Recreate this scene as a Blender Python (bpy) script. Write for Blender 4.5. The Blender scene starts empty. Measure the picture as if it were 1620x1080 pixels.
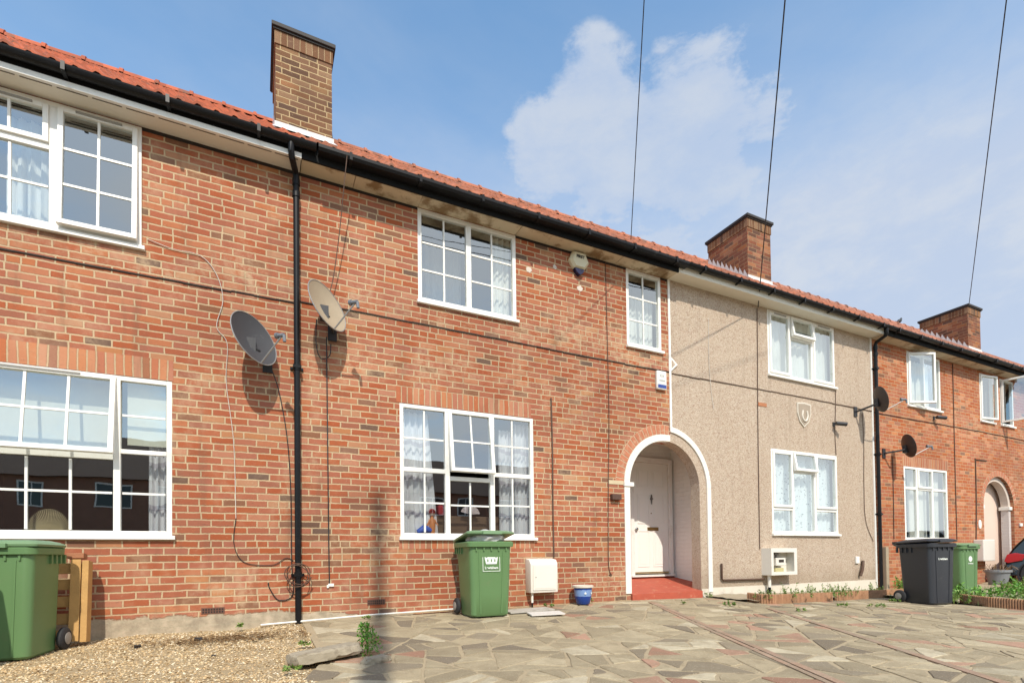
import bpy, bmesh, math, random
from mathutils import Vector, Matrix, noise as mnoise
random.seed(7)
R = math.radians
# ------------------------------------------------------------------ camera, sky, sun, exposure
sc = bpy.context.scene
C = sc.collection
yaw, pitch, roll = 0.44982858, 0.01848327, -0.0124996
fw = Vector((math.sin(yaw)*math.cos(pitch), math.cos(yaw)*math.cos(pitch), math.sin(pitch)))
rt = Vector((math.cos(yaw), -math.sin(yaw), 0)); upv = rt.cross(fw)
r2 = rt*math.cos(roll)+upv*math.sin(roll); u2 = upv*math.cos(roll)-rt*math.sin(roll)
cam = bpy.data.cameras.new("camera"); camo = bpy.data.objects.new("camera", cam); C.objects.link(camo)
M = Matrix((r2, u2, -fw)).transposed().to_4x4(); M.translation = (0, -6.4, 0)
camo.matrix_world = M
cam.sensor_width = 36; cam.lens = 18.1936; cam.shift_x = 0.00374; cam.shift_y = 0.20178
cam.clip_start = 0.05; cam.clip_end = 3000
sc.camera = camo
SUN = Vector((-0.22, -1.0, 1.05)).normalized()
sun = bpy.data.lights.new("sun", 'SUN'); sun.energy = 4.3; sun.angle = R(0.8); sun.color = (1, 0.93, 0.82)
suno = bpy.data.objects.new("sun", sun); C.objects.link(suno)
suno.rotation_euler = SUN.to_track_quat('Z', 'Y').to_euler(); suno.location = (-5, -20, 25)
sc.view_settings.view_transform = 'Standard'; sc.view_settings.look = 'None'
sc.view_settings.gamma = 1; sc.view_settings.use_curve_mapping = False; sc.view_settings.exposure = 0.0

world = bpy.data.worlds.new("World"); sc.world = world; world.use_nodes = True
def nd(nt, typ, ins=None, **props):
    n = nt.nodes.new(typ)
    for k, v in props.items(): setattr(n, k, v)
    if ins:
        for k, v in ins.items():
            s = n.inputs[k]
            if isinstance(v, bpy.types.NodeSocket): nt.links.new(v, s)
            elif isinstance(v, bpy.types.Node): nt.links.new(v.outputs[0], s)
            else: s.default_value = v
    return n
def mth(nt, op, a, b=None, c=None, clamp=False):
    n = nt.nodes.new('ShaderNodeMath'); n.operation = op; n.use_clamp = clamp
    for i, v in enumerate((a, b, c)):
        if v is None: continue
        if isinstance(v, (bpy.types.NodeSocket, bpy.types.Node)): nt.links.new(v if isinstance(v, bpy.types.NodeSocket) else v.outputs[0], n.inputs[i])
        else: n.inputs[i].default_value = v
    return n.outputs[0]
def mixc(nt, f, a, b, blend='MIX'):
    n = nt.nodes.new('ShaderNodeMix'); n.data_type = 'RGBA'; n.blend_type = blend
    for s, v in ((n.inputs[0], f), (n.inputs[6], a), (n.inputs[7], b)):
        if isinstance(v, bpy.types.NodeSocket): nt.links.new(v, s)
        elif isinstance(v, (int, float)): s.default_value = v
        else: s.default_value = tuple(v)+(1,) if len(v) == 3 else v
    return n.outputs[2]
def smooth(nt, x, lo, hi):
    n = nd(nt, 'ShaderNodeMapRange', {'Value': x, 'From Min': lo, 'From Max': hi}, interpolation_type='SMOOTHSTEP')
    return n.outputs[0]
def ramp(nt, x, stops, interp='LINEAR'):
    n = nd(nt, 'ShaderNodeValToRGB', {'Fac': x}); cr = n.color_ramp; cr.interpolation = interp
    while len(cr.elements) > 1: cr.elements.remove(cr.elements[-1])
    for i, (p, c) in enumerate(stops):
        e = cr.elements[0] if i == 0 else cr.elements.new(p)
        e.position = p; e.color = tuple(c)+(1,)
    return n.outputs[0]
def noise(nt, vec, scale, detail=4, rough=.55, dist=0):
    return nd(nt, 'ShaderNodeTexNoise', {'Vector': vec, 'Scale': scale, 'Detail': detail, 'Roughness': rough, 'Distortion': dist}).outputs[0]

def build_world():
    nt = world.node_tree; nt.nodes.clear()
    out = nd(nt, 'ShaderNodeOutputWorld')
    sky = nd(nt, 'ShaderNodeTexSky', sky_type='NISHITA', sun_disc=False, sun_elevation=math.asin(SUN.z),
             sun_rotation=math.atan2(SUN.x, SUN.y), air_density=1.0, dust_density=0.1, ozone_density=1.5)
    tc = nd(nt, 'ShaderNodeTexCoord').outputs['Generated']
    sep = nd(nt, 'ShaderNodeSeparateXYZ', {0: tc})
    X, Y, Z = sep.outputs
    zz = mth(nt, 'ADD', mth(nt, 'MAXIMUM', Z, 0.0), 0.12)
    pl = nd(nt, 'ShaderNodeCombineXYZ', {0: mth(nt, 'DIVIDE', X, zz), 1: mth(nt, 'DIVIDE', Y, zz), 2: 0.0}).outputs[0]
    st = nd(nt, 'ShaderNodeVectorMath', {0: tc, 1: (1.0, 1.0, 2.1)}, operation='MULTIPLY').outputs[0]
    n1 = noise(nt, st, 5.2, 12, .60, .1)
    n2 = noise(nt, st, 12.0, 9, .64, .2)
    n3 = noise(nt, pl, 0.9, 6, .5, .6)
    # cumulus bank: blobs at fixed compass directions, eaten away by noise
    dens = None
    for (d, r, w) in (((.446, .610, .645), .085, 1.0), ((.425, .592, .682), .055, .75), ((.48, .62, .605), .12, 1.0), ((.57, .555, .60), .13, 1.05), ((.40, .67, .61), .08, .9), ((.63, .50, .60), .07, .7), ((.575, .62, .52), .09, .55), ((.74, .52, .42), .14, .75), ((.90, .30, .36), .24, 1.0), ((.84, .40, .36), .22, .95),
                      ((.572, .515, .638), .06, .8), ((.612, .52, .597), .085, .75), ((.40, .66, .62), .07, .8), 
                      ((.62, .63, .46), .085, .75), ((.81, .44, .38), .20, .75), ((.88, .35, .30), .2, .85), ((.80, .36, .47), .12, .45), ((.73, .52, .42), .12, .55), ((.85, .25, .45), .12, .5)):
        dv = Vector(d).normalized()
        dist = nd(nt, 'ShaderNodeVectorMath', {0: tc, 1: tuple(dv)}, operation='DISTANCE').outputs['Value']
        f = nd(nt, 'ShaderNodeMapRange', {'Value': dist, 'From Min': r*1.35, 'From Max': r*.15, 'To Min': 0.0, 'To Max': w}, interpolation_type='SMOOTHSTEP').outputs[0]
        dens = f if dens is None else mth(nt, 'MAXIMUM', dens, f)
    nn = mth(nt, 'ADD', mth(nt, 'MULTIPLY', mth(nt, 'SUBTRACT', n1, .5), 1.9), mth(nt, 'MULTIPLY', mth(nt, 'SUBTRACT', n2, .5), 1.5))
    cum = smooth(nt, mth(nt, 'ADD', dens, nn), .08, .66)
    cum = mth(nt, 'MULTIPLY', cum, smooth(nt, dens, .02, .3))
    # thin veil, thicker to the right and towards the horizon
    veil = mth(nt, 'MULTIPLY', smooth(nt, n3, .40, .72), .42)
    low = smooth(nt, Z, .78, .30)
    rightw = smooth(nt, X, -.1, .95)
    veil = mth(nt, 'ADD', veil, mth(nt, 'MULTIPLY', smooth(nt, Z, .76, .45), .30))
    veil = mth(nt, 'ADD', veil, mth(nt, 'MULTIPLY', mth(nt, 'MULTIPLY', low, rightw), 1.0))
    # broken cloud behind the viewer
    back = mth(nt, 'MULTIPLY', smooth(nt, mth(nt, 'ADD', n1, mth(nt, 'MULTIPLY', n2, .25)),   .36, .64), mth(nt, 'MULTIPLY', smooth(nt, Y, .1, -.35), mth(nt, 'ADD', .45, mth(nt, 'MULTIPLY', smooth(nt, X, -.5, .05), .55))))
    for (d, rr) in (((.78, -.45, .33), .42), ((.40, -.83, .40), .36), ((-.02, -.86, .50), .36)):
        dist = nd(nt, 'ShaderNodeVectorMath', {0: tc, 1: tuple(Vector(d).normalized())}, operation='DISTANCE').outputs['Value']
        bl = mth(nt, 'MULTIPLY', smooth(nt, dist, rr, rr*.4), mth(nt, 'ADD', .8, mth(nt, 'MULTIPLY', smooth(nt, n1, .35, .6), .2)))
        back = mth(nt, 'MAXIMUM', back, bl)
    amt = mth(nt, 'MAXIMUM', mth(nt, 'MULTIPLY', cum, .84), mth(nt, 'MAXIMUM', veil, mth(nt, 'MULTIPLY', back, .88)))
    # the cloud itself is brighter where thick
    cc = mixc(nt, smooth(nt, nn, -.3, .45), (.60, .70, .88), (.72, .78, .88))
    cmul = nd(nt, 'ShaderNodeVectorMath', {0: cc, 'Scale': CLOUD}, operation='SCALE').outputs[0]
    cmul = mixc(nt, mth(nt, 'MULTIPLY', smooth(nt, Y, .05, -.3), .9), cmul, (11.0, 11.2, 11.5))   # clouds on the sun's side are brighter
    tint = mixc(nt, 1.0, sky.outputs[0], SKYTINT, 'MULTIPLY')
    col = mixc(nt, mth(nt, 'MINIMUM', amt, .95), tint, cmul)
    bg = nd(nt, 'ShaderNodeBackground', {'Color': col, 'Strength': SKYSTR})
    nt.links.new(bg.outputs[0], out.inputs[0])
SKYSTR = 0.12; CLOUD = 7.6; SKYTINT = (1.85, 2.32, 2.32)
build_world()

# ------------------------------------------------------------------ materials
def newmat(name):
    m = bpy.data.materials.new(name); m.use_nodes = True; nt = m.node_tree
    return m, nt, nt.nodes['Principled BSDF']
def plain(name, col, rough=.6, metal=0, spec=.5, var=.12, scale=8, bump=0, bscale=60, coat=0, dirt=None):
    m, nt, b = newmat(name)
    tc = nd(nt, 'ShaderNodeTexCoord').outputs['Object']
    n = noise(nt, tc, scale, 5)
    c = mixc(nt, n, tuple(x*(1-var) for x in col), tuple(min(1, x*(1+var)) for x in col))
    if dirt:
        n2 = noise(nt, tc, dirt[1], 6, .65)
        c = mixc(nt, mth(nt, 'MULTIPLY', smooth(nt, n2, dirt[2], dirt[2]+.16), dirt[3]), c, dirt[0])
    nt.links.new(c, b.inputs['Base Color'])
    b.inputs['Roughness'].default_value = rough; b.inputs['Metallic'].default_value = metal
    b.inputs['Specular IOR Level'].default_value = spec
    if coat: b.inputs['Coat Weight'].default_value = coat
    if bump:
        bn = nd(nt, 'ShaderNodeBump', {'Height': noise(nt, tc, bscale, 4), 'Strength': bump, 'Distance': .01})
        nt.links.new(bn.outputs[0], b.inputs['Normal'])
    return m

def wall_uv(nt):
    g = nd(nt, 'ShaderNodeNewGeometry')
    p = nd(nt, 'ShaderNodeSeparateXYZ', {0: g.outputs['Position']}).outputs
    n = nd(nt, 'ShaderNodeSeparateXYZ', {0: g.outputs['True Normal']}).outputs
    side = mth(nt, 'GREATER_THAN', mth(nt, 'ABSOLUTE', n[0]), .7)
    u = mth(nt, 'ADD', mth(nt, 'MULTIPLY', p[0], mth(nt, 'SUBTRACT', 1.0, side)), mth(nt, 'MULTIPLY', p[1], side))
    return g.outputs['Position'], u, p[2], p

def brick(name, pal, mortar, bw=.2225, bh=.075, m=.0075, smear=.35, dark=.0, plinth=False, upper=True, whitened=False, patch=(.50, .37, .24), uo=0.0):
    mt, nt, b = newmat(name)
    pos, u, v, p = wall_uv(nt)
    w1 = noise(nt, pos, 4.5, 2); w2 = noise(nt, nd(nt, 'ShaderNodeVectorMath', {0: pos, 1: (7.3, 2.1, 4.4)}, operation='ADD').outputs[0], 4.5, 2)
    w3 = noise(nt, pos, 22, 3)
    u = mth(nt, 'ADD', mth(nt, 'ADD', u, uo), mth(nt, 'MULTIPLY', mth(nt, 'SUBTRACT', w1, .5), .022))
    v = mth(nt, 'ADD', v, mth(nt, 'MULTIPLY', mth(nt, 'SUBTRACT', w2, .5), .016))
    v = mth(nt, 'ADD', v, mth(nt, 'MULTIPLY', mth(nt, 'SUBTRACT', w3, .5), .008))
    vr = mth(nt, 'DIVIDE', mth(nt, 'ADD', v, 40*bh*1.0), bh); row = mth(nt, 'FLOOR', vr)
    rr = nd(nt, 'ShaderNodeTexWhiteNoise', {'W': row}, noise_dimensions='1D').outputs['Value']
    half = .5 if bw > bh else 0.0
    par = mth(nt, 'ADD', mth(nt, 'MULTIPLY', mth(nt, 'MODULO', mth(nt, 'ADD', row, 1000.0), 2.0), half), mth(nt, 'MULTIPLY', rr, .22 if half else 0.0))
    uu = mth(nt, 'ADD', mth(nt, 'DIVIDE', mth(nt, 'ADD', u, 100.0), bw), par); colm = mth(nt, 'FLOOR', uu)
    idv = nd(nt, 'ShaderNodeCombineXYZ', {0: colm, 1: row, 2: 3.0}).outputs[0]
    wn = nd(nt, 'ShaderNodeTexWhiteNoise', {'Vector': idv}, noise_dimensions='3D')
    rnd = wn.outputs['Value']; rc = nd(nt, 'ShaderNodeSeparateXYZ', {0: wn.outputs['Color']}).outputs
    fu = mth(nt, 'MULTIPLY', mth(nt, 'FRACT', uu), bw); fv = mth(nt, 'MULTIPLY', mth(nt, 'FRACT', vr), bh)
    d = mth(nt, 'MINIMUM', mth(nt, 'MINIMUM', fu, mth(nt, 'SUBTRACT', bw, fu)), mth(nt, 'MINIMUM', fv, mth(nt, 'SUBTRACT', bh, fv)))
    if half:
        split = mth(nt, 'ADD', mth(nt, 'ABSOLUTE', mth(nt, 'SUBTRACT', fu, mth(nt, 'MULTIPLY', bw, .5))), mth(nt, 'MULTIPLY', mth(nt, 'LESS_THAN', rc[1], .93), 1.0))
        d = mth(nt, 'MINIMUM', d, split)
    fine = noise(nt, pos, 70, 4, .6)
    d = mth(nt, 'ADD', d, mth(nt, 'MULTIPLY', mth(nt, 'SUBTRACT', fine, .5), .009))
    mask = smooth(nt, d, m-.0012, m+.0016)
    n = len(pal)
    stops = []; acc = 0; tot = sum(w for w, c in pal)
    for w, c in pal: stops.append((acc/tot, c)); acc += w
    bc = ramp(nt, rnd, stops, 'CONSTANT')
    hsv = nd(nt, 'ShaderNodeHueSaturation', {'Hue': mth(nt, 'ADD', .497, mth(nt, 'MULTIPLY', rc[0], .010)), 'Saturation': mth(nt, 'ADD', .90, mth(nt, 'MULTIPLY', rc[2], .16)),
              'Value': mth(nt, 'ADD', .90, mth(nt, 'MULTIPLY', rc[0], .20)), 'Color': bc}).outputs[0]
    spos = nd(nt, 'ShaderNodeVectorMath', {0: pos, 1: (11.0, 11.0, 34.0)}, operation='MULTIPLY').outputs[0]
    pit = noise(nt, spos, 1.3, 6, .72)
    hsv = mixc(nt, mth(nt, 'MULTIPLY', smooth(nt, pit, .56, .72), .60), hsv, (.13, .085, .07))
    pale = noise(nt, nd(nt, 'ShaderNodeVectorMath', {0: pos, 1: (3, 9, 1)}, operation='ADD').outputs[0], 28, 5, .7)
    hsv = mixc(nt, mth(nt, 'MULTIPLY', smooth(nt, pale, .58, .74), .4), hsv, mortar)
    # mortar smeared over the faces in patches
    big = noise(nt, pos, 1.1, 5, .6)
    sm = mth(nt, 'MULTIPLY', smooth(nt, big, .47, .68), smear)
    if upper:
        band = mth(nt, 'MULTIPLY', smooth(nt, v, 2.86, 3.02), smooth(nt, v, 3.42, 3.2))
        band = mth(nt, 'MULTIPLY', band, smooth(nt, noise(nt, pos, 2.3, 6, .7), .40, .62))
        sm = mth(nt, 'ADD', sm, mth(nt, 'MULTIPLY', band, .45))
    medn = noise(nt, pos, 9, 5, .7)
    sm = mth(nt, 'MULTIPLY', sm, smooth(nt, medn, .38, .62))
    hsv = mixc(nt, sm, hsv, patch)
    mc = mixc(nt, noise(nt, pos, 16, 5, .65), tuple(x*.74 for x in mortar), tuple(min(1, x*1.15) for x in mortar))
    col = mixc(nt, mask, mc, hsv)
    if dark:
        col = mixc(nt, mth(nt, 'MULTIPLY', smooth(nt, noise(nt, pos, 1.7, 5), .35, .7), dark), col, (.05, .035, .03))
    tone = noise(nt, pos, .55, 4, .6)
    col = mixc(nt, 1.0, col, mixc(nt, smooth(nt, tone, .3, .7), (.84, .82, .80), (1.08, 1.08, 1.05)), 'MULTIPLY')
    stv = nd(nt, 'ShaderNodeVectorMath', {0: pos, 1: (5.0, 5.0, .7)}, operation='MULTIPLY').outputs[0]
    stk = smooth(nt, noise(nt, stv, 1.0, 6, .65), .52, .74)
    col = mixc(nt, mth(nt, 'MULTIPLY', stk, .38), col, (.17, .095, .06))
    # a few small white plaster scabs and drips
    wv = noise(nt, nd(nt, 'ShaderNodeVectorMath', {0: pos, 1: (11, 5, 23)}, operation='ADD').outputs[0], 6.5, 7, .72)
    col = mixc(nt, mth(nt, 'MULTIPLY', smooth(nt, wv, .70, .74), .55), col, (.66, .60, .50))
    if plinth:   # cement render band at the foot of the left house, thinning out to the right
        pn = noise(nt, pos, 3.2, 6, .65)
        edge = mth(nt, 'ADD', v, mth(nt, 'MULTIPLY', mth(nt, 'SUBTRACT', pn, .5), .22))
        edge = mth(nt, 'ADD', edge, mth(nt, 'MULTIPLY', mth(nt, 'MAXIMUM', mth(nt, 'SUBTRACT', p[0], .2), 0.0), .09))
        pm = smooth(nt, edge, -.555, -.575)
        pc = ramp(nt, noise(nt, pos, 7, 7, .7), [(.3, (.25, .215, .16)), (.5, (.42, .36, .26)), (.66, (.55, .46, .34)), (.8, (.42, .25, .17))])
        col = mixc(nt, mth(nt, 'MULTIPLY', pm, .93), col, pc)
        mask = mth(nt, 'MULTIPLY', mask, mth(nt, 'SUBTRACT', 1.0, pm))
    if whitened:
        col = mixc(nt, .93, col, whitened)
    nt.links.new(col, b.inputs['Base Color'])
    b.inputs['Roughness'].default_value = .92; b.inputs['Specular IOR Level'].default_value = .2
    h = mth(nt, 'ADD', mth(nt, 'MULTIPLY', mask, 1.0), mth(nt, 'MULTIPLY', pit, .5))
    h = mth(nt, 'ADD', h, mth(nt, 'MULTIPLY', rc[2], .25))
    bn = nd(nt, 'ShaderNodeBump', {'Height': h, 'Strength': .8, 'Distance': .007})
    nt.links.new(bn.outputs[0], b.inputs['Normal'])
    return mt
RED = [(38, (.39, .122, .062)), (28, (.355, .105, .055)), (16, (.41, .148, .082)), (8, (.29, .090, .054)), (6, (.22, .098, .062)), (1.5, (.14, .08, .06)), (6, (.39, .165, .09))]
MORT = (.55, .405, .255)
m_brick = brick('red_brick', RED, MORT, plinth=True, smear=.55, patch=(.52, .37, .24))
ORA = [(40, (.44, .145, .066)), (26, (.40, .115, .057)), (16, (.49, .19, .10)), (10, (.33, .12, .07)), (4, (.22, .1, .065))]
m_brick2 = brick('orange_brick', ORA, (.54, .36, .21), m=.0055, smear=.15)
m_soldier = brick('soldier_brick', [(4, (.46, .16, .085)), (3, (.48, .20, .115)), (1, (.32, .13, .08))], MORT, bw=.075, bh=.9, m=.007, smear=.25, upper=False)
m_arch = plain('arch_brick', (.46, .17, .09), .9, var=.3, scale=9, bump=.4, dirt=((.55, .40, .27), 12, .5, .5))
m_mortar = plain('mortar', (.55, .41, .27), .95, var=.15, scale=20, bump=.5)
BRN = [(30, (.21, .105, .056)), (22, (.17, .085, .048)), (16, (.25, .135, .075)), (10, (.11, .06, .042)), (6, (.26, .115, .06))]
m_chim = brick('brown_chimney_brick', BRN, (.50, .37, .21), m=.0065, smear=.1, dark=.2, upper=False, uo=.06)
m_chim2 = brick('sooty_red_chimney_brick', [(30, (.27, .095, .05)), (22, (.20, .075, .045)), (16, (.33, .13, .065)), (10, (.12, .055, .04))], (.40, .26, .15), m=.0045, smear=.08, dark=.35, upper=False, uo=.06)
m_wbrick = brick('white_painted_brick', [(1, (.7, .66, .58))], (.66, .62, .54), whitened=(.88, .85, .79), upper=False)
m_wbrick2 = brick('grey_painted_brick', [(1, (.5, .45, .42))], (.7, .66, .6), whitened=(.62, .56, .52), upper=False)

def pebbledash():
    m, nt, b = newmat('pebbledash')
    g = nd(nt, 'ShaderNodeNewGeometry').outputs['Position']
    vo = nd(nt, 'ShaderNodeTexVoronoi', {'Vector': g, 'Scale': 92.0}); v2 = nd(nt, 'ShaderNodeTexVoronoi', {'Vector': g, 'Scale': 38.0})
    rv = nd(nt, 'ShaderNodeSeparateXYZ', {0: vo.outputs['Color']}).outputs[0]
    r2_ = nd(nt, 'ShaderNodeSeparateXYZ', {0: v2.outputs['Color']}).outputs[0]
    c = ramp(nt, rv, [(0, (.23, .14, .10)), (.07, (.40, .28, .215)), (.22, (.53, .425, .32)), (.62, (.58, .485, .38)), (.88, (.68, .59, .48))], 'CONSTANT')
    c = mixc(nt, .45, c, ramp(nt, r2_, [(0, (.43, .30, .22)), (.22, (.52, .41, .305)), (.8, (.58, .48, .37))], 'CONSTANT'))
    c = mixc(nt, mth(nt, 'MULTIPLY', smooth(nt, noise(nt, g, .8, 5, .6), .4, .75), .22), c, (.42, .31, .22))
    stv = nd(nt, 'ShaderNodeVectorMath', {0: g, 1: (4.0, 4.0, .5)}, operation='MULTIPLY').outputs[0]
    c = mixc(nt, mth(nt, 'MULTIPLY', smooth(nt, noise(nt, stv, 1.2, 6, .65), .50, .72), .30), c, (.27, .20, .15))
    zz = nd(nt, 'ShaderNodeSeparateXYZ', {0: g}).outputs[2]
    c = mixc(nt, mth(nt, 'MULTIPLY', smooth(nt, mth(nt, 'ADD', zz, mth(nt, 'MULTIPLY', noise(nt, g, 3, 5), .5)), .1, -.35), .45), c, (.30, .235, .165))
    nt.links.new(c, b.inputs['Base Color']); b.inputs['Roughness'].default_value = .95; b.inputs['Specular IOR Level'].default_value = .15
    bn = nd(nt, 'ShaderNodeBump', {'Height': mth(nt, 'SUBTRACT', 1.0, vo.outputs['Distance']), 'Strength': .75, 'Distance': .012})
    nt.links.new(bn.outputs[0], b.inputs['Normal'])
    return m
m_pebble = pebbledash()
m_white = plain('white_upvc', (.81, .79, .735), .38, var=.05, scale=3, dirt=((.5, .45, .36), 4, .56, .35))
m_cream = plain('cream_paint', (.74, .69, .58), .5, var=.05, scale=2, dirt=((.45, .38, .27), 4, .60, .35))
m_whitewash = plain('white_masonry_paint', (.78, .74, .67), .75, var=.06, scale=5, bump=.3, bscale=40, dirt=((.42, .36, .28), 6, .6, .4))
m_plinth = plain('pale_plinth_paint', (.66, .60, .50), .85, var=.1, scale=4, bump=.4, bscale=30, dirt=((.40, .34, .26), 5, .55, .5))
m_black = plain('black_plastic', (.009, .009, .010), .38, spec=.22, var=.3, scale=4, dirt=((.06, .06, .058), 9, .6, .5))
m_fascia = plain('black_fascia', (.010, .010, .010), .8, spec=.2)
m_soffit_d = plain('stained_soffit', (.58, .49, .35), .8, var=.15, scale=3, dirt=((.20, .115, .045), 2.7, .47, .9))
m_soffit_w = plain('white_soffit', (.77, .72, .63), .6, var=.05, scale=3, dirt=((.35, .28, .2), 4, .64, .5))
m_lead = plain('pale_lead', (.62, .60, .57), .6, var=.25, scale=14, bump=.4, bscale=20)
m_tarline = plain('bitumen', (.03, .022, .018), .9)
m_brownline = plain('brown_course', (.10, .062, .04), .9, var=.3)
m_wire = plain('black_cable', (.02, .02, .022), .6)
m_browncable = plain('brown_cable', (.10, .055, .035), .7)
m_whitecable = plain('white_cable', (.62, .57, .5), .6)
m_gravelbase = plain('gravel_base', (.36, .27, .155), .95, var=.4, scale=60, bump=1, bscale=80)
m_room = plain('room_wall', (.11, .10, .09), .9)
m_curtain = plain('grey_curtain', (.70, .68, .70), .9, var=.06, scale=4)
def curtmat():
    m, nt, b = newmat('banded_curtain')
    g = nd(nt, 'ShaderNodeNewGeometry').outputs['Position']
    s = nd(nt, 'ShaderNodeSeparateXYZ', {0: g}).outputs
    z = mth(nt, 'ADD', s[2], mth(nt, 'MULTIPLY', mth(nt, 'SINE', mth(nt, 'MULTIPLY', s[0], 24.0)), .018))
    f = mth(nt, 'FRACT', mth(nt, 'MULTIPLY', z, 2.2))
    band = mth(nt, 'LESS_THAN', mth(nt, 'ABSOLUTE', mth(nt, 'SUBTRACT', f, .3)), .06)
    c = mixc(nt, band, (.74, .72, .75), (.50, .47, .53))
    nt.links.new(c, b.inputs['Base Color']); b.inputs['Roughness'].default_value = .9
    return m
m_bandcurt = curtmat()
def netmat():
    m, nt, b = newmat('patterned_net')
    g = nd(nt, 'ShaderNodeNewGeometry').outputs['Position']
    v = nd(nt, 'ShaderNodeTexVoronoi', {'Vector': g, 'Scale': 17.0}).outputs['Distance']
    n = noise(nt, g, 40, 4)
    f = mth(nt, 'MULTIPLY', smooth(nt, v, .38, .2), smooth(nt, n, .42, .55))
    c = mixc(nt, f, (.76, .79, .80), (.20, .23, .26))
    nt.links.new(c, b.inputs['Base Color']); b.inputs['Roughness'].default_value = .9
    return m
m_net = netmat()
m_netplain = plain('plain_net', (.72, .71, .67), .9, var=.08, scale=6)
m_blind = plain('beige_blind', (.62, .60, .50), .8, var=.03)
m_greycurt = plain('pale_curtain', (.76, .73, .67), .9)
def glassmat():
    m = bpy.data.materials.new('window_glass'); m.use_nodes = True; nt = m.node_tree; nt.nodes.clear()
    out = nd(nt, 'ShaderNodeOutputMaterial')
    pos = nd(nt, 'ShaderNodeNewGeometry').outputs['Position']
    bn = nd(nt, 'ShaderNodeBump', {'Height': noise(nt, pos, 2.2, 1), 'Strength': .05, 'Distance': .02}).outputs[0]
    fr = mth(nt, 'POWER', nd(nt, 'ShaderNodeLayerWeight', {'Blend': .5}).outputs['Facing'], 3.0)
    f = mth(nt, 'ADD', mth(nt, 'MULTIPLY', fr, .66), .30, clamp=True)
    gl = nd(nt, 'ShaderNodeBsdfGlossy', {'Color': (.92, .97, .98, 1), 'Roughness': 0.0, 'Normal': bn})
    tr = nd(nt, 'ShaderNodeBsdfTransparent', {'Color': (.90, .95, .94, 1)})
    mx = nd(nt, 'ShaderNodeMixShader', {0: f, 1: tr, 2: gl})
    nt.links.new(mx.outputs[0], out.inputs[0])
    return m
m_glass = glassmat()
def tilemat(name, col, dirt):
    m, nt, b = newmat(name)
    pos = nd(nt, 'ShaderNodeNewGeometry').outputs['Position']; s = nd(nt, 'ShaderNodeSeparateXYZ', {0: pos}).outputs
    cx_ = mth(nt, 'FLOOR', mth(nt, 'DIVIDE', s[0], .165)); cy_ = mth(nt, 'FLOOR', mth(nt, 'DIVIDE', s[1], .2364))
    w = nd(nt, 'ShaderNodeTexWhiteNoise', {'Vector': nd(nt, 'ShaderNodeCombineXYZ', {0: cx_, 1: cy_, 2: 0.0}).outputs[0]}, noise_dimensions='3D').outputs['Value']
    c = mixc(nt, w, tuple(x*.72 for x in col), tuple(x*1.2 for x in col))
    c = mixc(nt, mth(nt, 'MULTIPLY', smooth(nt, noise(nt, pos, 9, 6, .7), .48, .68), dirt), c, (.13, .08, .055))
    nt.links.new(c, b.inputs['Base Color']); b.inputs['Roughness'].default_value = .85
    bn = nd(nt, 'ShaderNodeBump', {'Height': noise(nt, pos, 50, 4), 'Strength': .4, 'Distance': .01}); nt.links.new(bn.outputs[0], b.inputs['Normal'])
    return m
m_tileA = tilemat('bright_pantile', (.42, .10, .042), .7)
m_tileB = tilemat('weathered_pantile', (.38, .125, .062), .8)
m_tileD = tilemat('faded_pantile', (.38, .15, .09), .7)

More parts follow.
